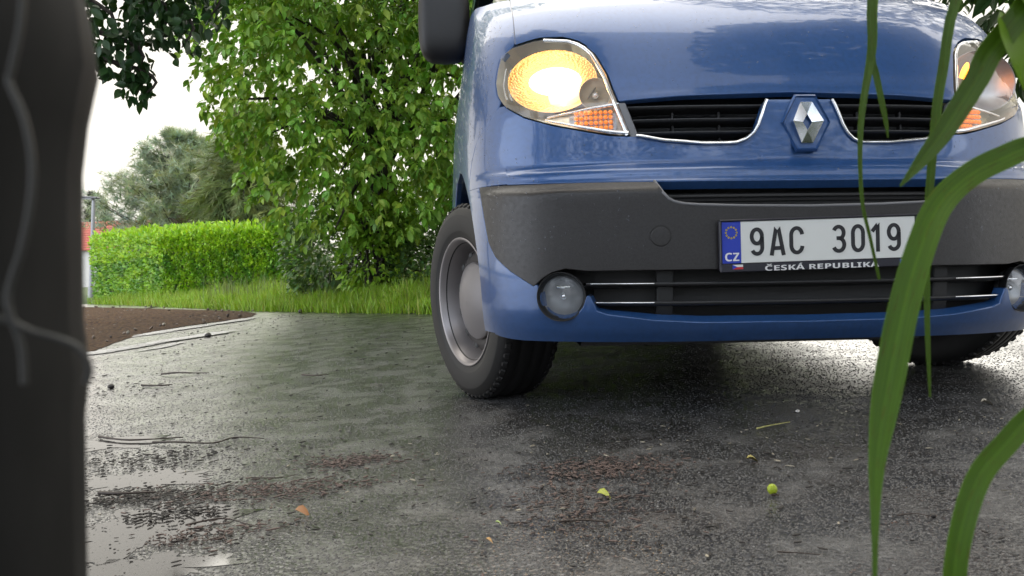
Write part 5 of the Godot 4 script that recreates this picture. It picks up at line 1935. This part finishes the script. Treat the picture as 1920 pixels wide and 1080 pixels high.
# ---------------------------------------------------------------- litter on the road
func litter() -> void:
	var twig := mat(Color(0.035, 0.022, 0.016), 0.5)
	var T := func(label: String, p: Array, r: float):
		var mb := MB.new()
		var q := []
		for v in p: q.append(Vector3(v[0], r * 0.7 + 0.003 + (v[2] if v.size() > 2 else 0.0), v[1]))
		var s := spline(q, 5)
		r *= 0.62
		var rr := []
		for k in s.size(): rr.append(r * (1.0 - 0.65 * k / s.size()) * rng.randf_range(0.8, 1.2))
		mb.tube(s, rr, 6)
		tag(obj("twig", mb, twig), label, "twig", "twigs on the wet road")
	T.call("longest dark wet twig lying crosswise at the left", [[-1.068, -2.447], [-0.985, -2.409, 0.004], [-0.87, -2.383], [-0.82, -2.415, 0.006], [-0.731, -2.402]], 0.0055)
	T.call("dark twig near the post, at the left edge of the road", [[-1.292, -2.586], [-1.159, -2.502], [-0.998, -2.495]], 0.006)
	T.call("thick dark twig left of the reddish litter", [[-0.955, -1.891], [-0.886, -1.863, 0.003], [-0.819, -1.869]], 0.007)
	T.call("short dark twig beyond the longest one", [[-1.672, -3.761], [-1.574, -3.712], [-1.52, -3.726]], 0.009)
	T.call("dark twig in the bright wet part below the dirt", [[-1.741, -4.147], [-1.655, -4.099, 0.008], [-1.569, -4.11], [-1.483, -4.078]], 0.009)
	T.call("small dark twig in front of the front wheel", [[-0.966, -3.798], [-0.893, -3.735], [-0.84, -3.756]], 0.007)
	T.call("thin twig lying below the blade at the bottom edge", [[0.382, -1.287], [0.414, -1.276], [0.44, -1.264]], 0.0022)
	T.call("dark twig cluster stalk at the bottom middle", [[0.058, -1.495], [0.1, -1.482, 0.004], [0.146, -1.475]], 0.004)
	T.call("thin twig with a bud at the right beyond the leaning blade", [[0.627, -1.42], [0.654, -1.413, 0.004], [0.678, -1.406]], 0.0022)
	T.call("fine twig left of the brown leaf", [[-0.631, -1.957], [-0.567, -1.942], [-0.525, -1.962]], 0.003)
	T.call("bent twig at the lower left", [[-0.654, -1.613], [-0.59, -1.629, 0.004], [-0.527, -1.593], [-0.495, -1.566]], 0.0035)
	# fruit and leaves
	var mb := MB.new()
	mb.ball(Vector3(0, 0.0115, 0), Vector3(0.0095, 0.0105, 0.0095), 16, 12)
	var f := thing("green_fruit", "small round yellow green unripe fruit on the wet road", "fruit", Vector3(0.466, 0.003, -1.581))
	obj("flesh", mb, mat(Color(0.33, 0.42, 0.02), 0.35), f)
	mb = MB.new()
	mb.tube(spline([Vector3(0.004, 0.004, 0.006), Vector3(0.008, 0.003, 0.012), Vector3(0.006, 0.003, 0.016)], 3), _taper(0.0022, 0.001, 7), 6)
	mb.ball(Vector3(0, 0.0035, 0.0075), Vector3(0.006, 0.003, 0.004), 8, 5)
	obj("stalk", mb, twig, f)
	var L := func(label: String, at: Vector3, size: float, c: Color, turn: Vector3):
		var o := obj("fallen_leaf", leaf_mesh(1.0, 0.7, 0.8, 0.5), mat(c, 0.4))
		o.transform = Transform3D(Basis.from_euler(turn).scaled_local(Vector3.ONE * size), at)
		tag(o, label, "leaf", "fallen leaves on the road")
	L.call("yellow green curled leaf scrap in the middle of the reddish litter", Vector3(0.141, 0.012, -1.637), 0.030, Color(0.36, 0.40, 0.02), Vector3(0.1, 1.4, 0.3))
	L.call("orange brown curled dead leaf at the lower left", Vector3(-0.453, 0.010, -1.651), 0.032, Color(0.30, 0.13, 0.04), Vector3(0.0, 1.3, 0.2))
	L.call("pale green leaf scrap at the bottom middle", Vector3(-0.056, 0.008, -1.506), 0.012, Color(0.30, 0.42, 0.12), Vector3(0.0, 1.5, 0.0))
	var straw_m := mat(Color(0.34, 0.33, 0.12), 0.5)
	var sm2 := MB.new()
	sm2.tube(spline([Vector3(0.60, 0.006, -2.145), Vector3(0.64, 0.010, -2.155), Vector3(0.70, 0.008, -2.19)], 5), _taper(0.0026, 0.0012, 11), 6)
	tag(obj("straw", sm2, straw_m), "pale greenish straw lying at the edge of the van's shadow", "straw")
	L.call("pale dry scrap at the right below the far front wheel", Vector3(1.254, 0.009, -2.292), 0.035, Color(0.5, 0.46, 0.38), Vector3(0, 1.4, 0))
	L.call("short yellowish scrap left of the broad blade", Vector3(0.491, 0.008, -1.846), 0.028, Color(0.38, 0.33, 0.10), Vector3(0, 1.5, 0))
	L.call("small orange scrap left of the dark twig cluster", Vector3(-0.071, 0.008, -1.417), 0.014, Color(0.4, 0.22, 0.06), Vector3(0, 1.2, 0))
	# dark clods and pebbles one by one
	var P := func(label: String, at: Vector3, r: float, c: Color):
		var m := MB.new()
		m.ball(Vector3.ZERO, Vector3(r, r * 0.7, r * 0.9), 9, 6)
		for k in m.v.size(): m.v[k] *= 1.0 + 0.18 * sin(m.v[k].x * 900.0 * 0.01 / r + 2.0) * cos(m.v[k].z * 7.0 / r)
		var o := obj("pebble", m, mat(c, 0.45))
		o.position = at + Vector3(0, r * 0.5, 0)
		tag(o, label, "pebble", "pebbles and clods on the road")
	P.call("round black clod on the wet road below the dirt patch", Vector3(-2.348, 0.003, -6.496), 0.028, Color(0.02, 0.016, 0.014))
	P.call("white pebble just in front of the van's shadow", Vector3(0.768, 0.003, -2.331), 0.0065, Color(0.6, 0.58, 0.55))
	P.call("dark bud beside the thin twig at the right", Vector3(0.681, 0.003, -1.404), 0.006, Color(0.02, 0.016, 0.014))
	P.call("dark clod nearest the post in the bright wet part", Vector3(-1.812, 0.003, -3.771), 0.016, Color(0.02, 0.016, 0.014))
	P.call("small dark clod at the edge of the road on the far side", Vector3(-2.331, 0.003, -9.302), 0.03, Color(0.02, 0.016, 0.014))
	# crumbs: plant litter, too many to count
	var sp := SphereMesh.new()
	sp.radius = 1.0; sp.height = 2.0; sp.radial_segments = 5; sp.rings = 2
	var tfs := []
	var cols := []
	for q in [[-0.42, -2.078, 0.10, 0.044, 260, 0], [0.172, -1.861, 0.14, 0.053, 420, 0], [0.1, -1.592, 0.12, 0.123, 300, 0], [-0.578, -1.844, 0.20, 0.053, 420, 0], [-0.58, -1.551, 0.10, 0.044, 140, 0], [-1.001, -2.229, 0.28, 0.088, 260, 1], [-0.844, -1.853, 0.16, 0.044, 320, 1], [-0.696, -1.701, 0.10, 0.035, 140, 1], [-1.9, -3.691, 0.5, 0.264, 160, 1], [-0.312, -3.088, 1.2, 1.232, 420, 1], [0.305, -1.713, 0.9, 0.44, 380, 1], [-2.275, -6.897, 0.5, 1.32, 160, 1], [-0.306, -5.064, 1.5, 1.76, 300, 1], [0.609, -2.081, 0.8, 0.176, 50, 2], [0.202, -1.97, 1.0, 0.44, 60, 2]]:
		for k in int(q[4] * 1.4):
			var p := Vector3(q[0] + rng.randfn(0, 0.62) * q[2], 0.0045, q[1] + rng.randfn(0, 0.9) * q[3])
			var s := rng.randf_range(0.0009, 0.0028) * (1.0 + 0.16 * absf(p.z))
			tfs.append(Transform3D(Basis(Vector3.UP, rng.randf() * TAU).scaled_local(Vector3(s * rng.randf_range(1.0, 4.0), s * 0.6, s * rng.randf_range(0.5, 1.2))), p))
			var c := rng.randf_range(0.3, 1.3)
			cols.append([Color(0.105, 0.070, 0.060), Color(0.025, 0.02, 0.018), Color(0.30, 0.27, 0.21)][q[5]] * c)
	var cm := StandardMaterial3D.new()
	cm.vertex_color_use_as_albedo = true
	cm.roughness = 0.6
	var g := swarm("plant_crumbs", sp, cm, tfs, cols)
	tag(g, "reddish and dark crumbs of plant litter scattered on the wet road", "litter")
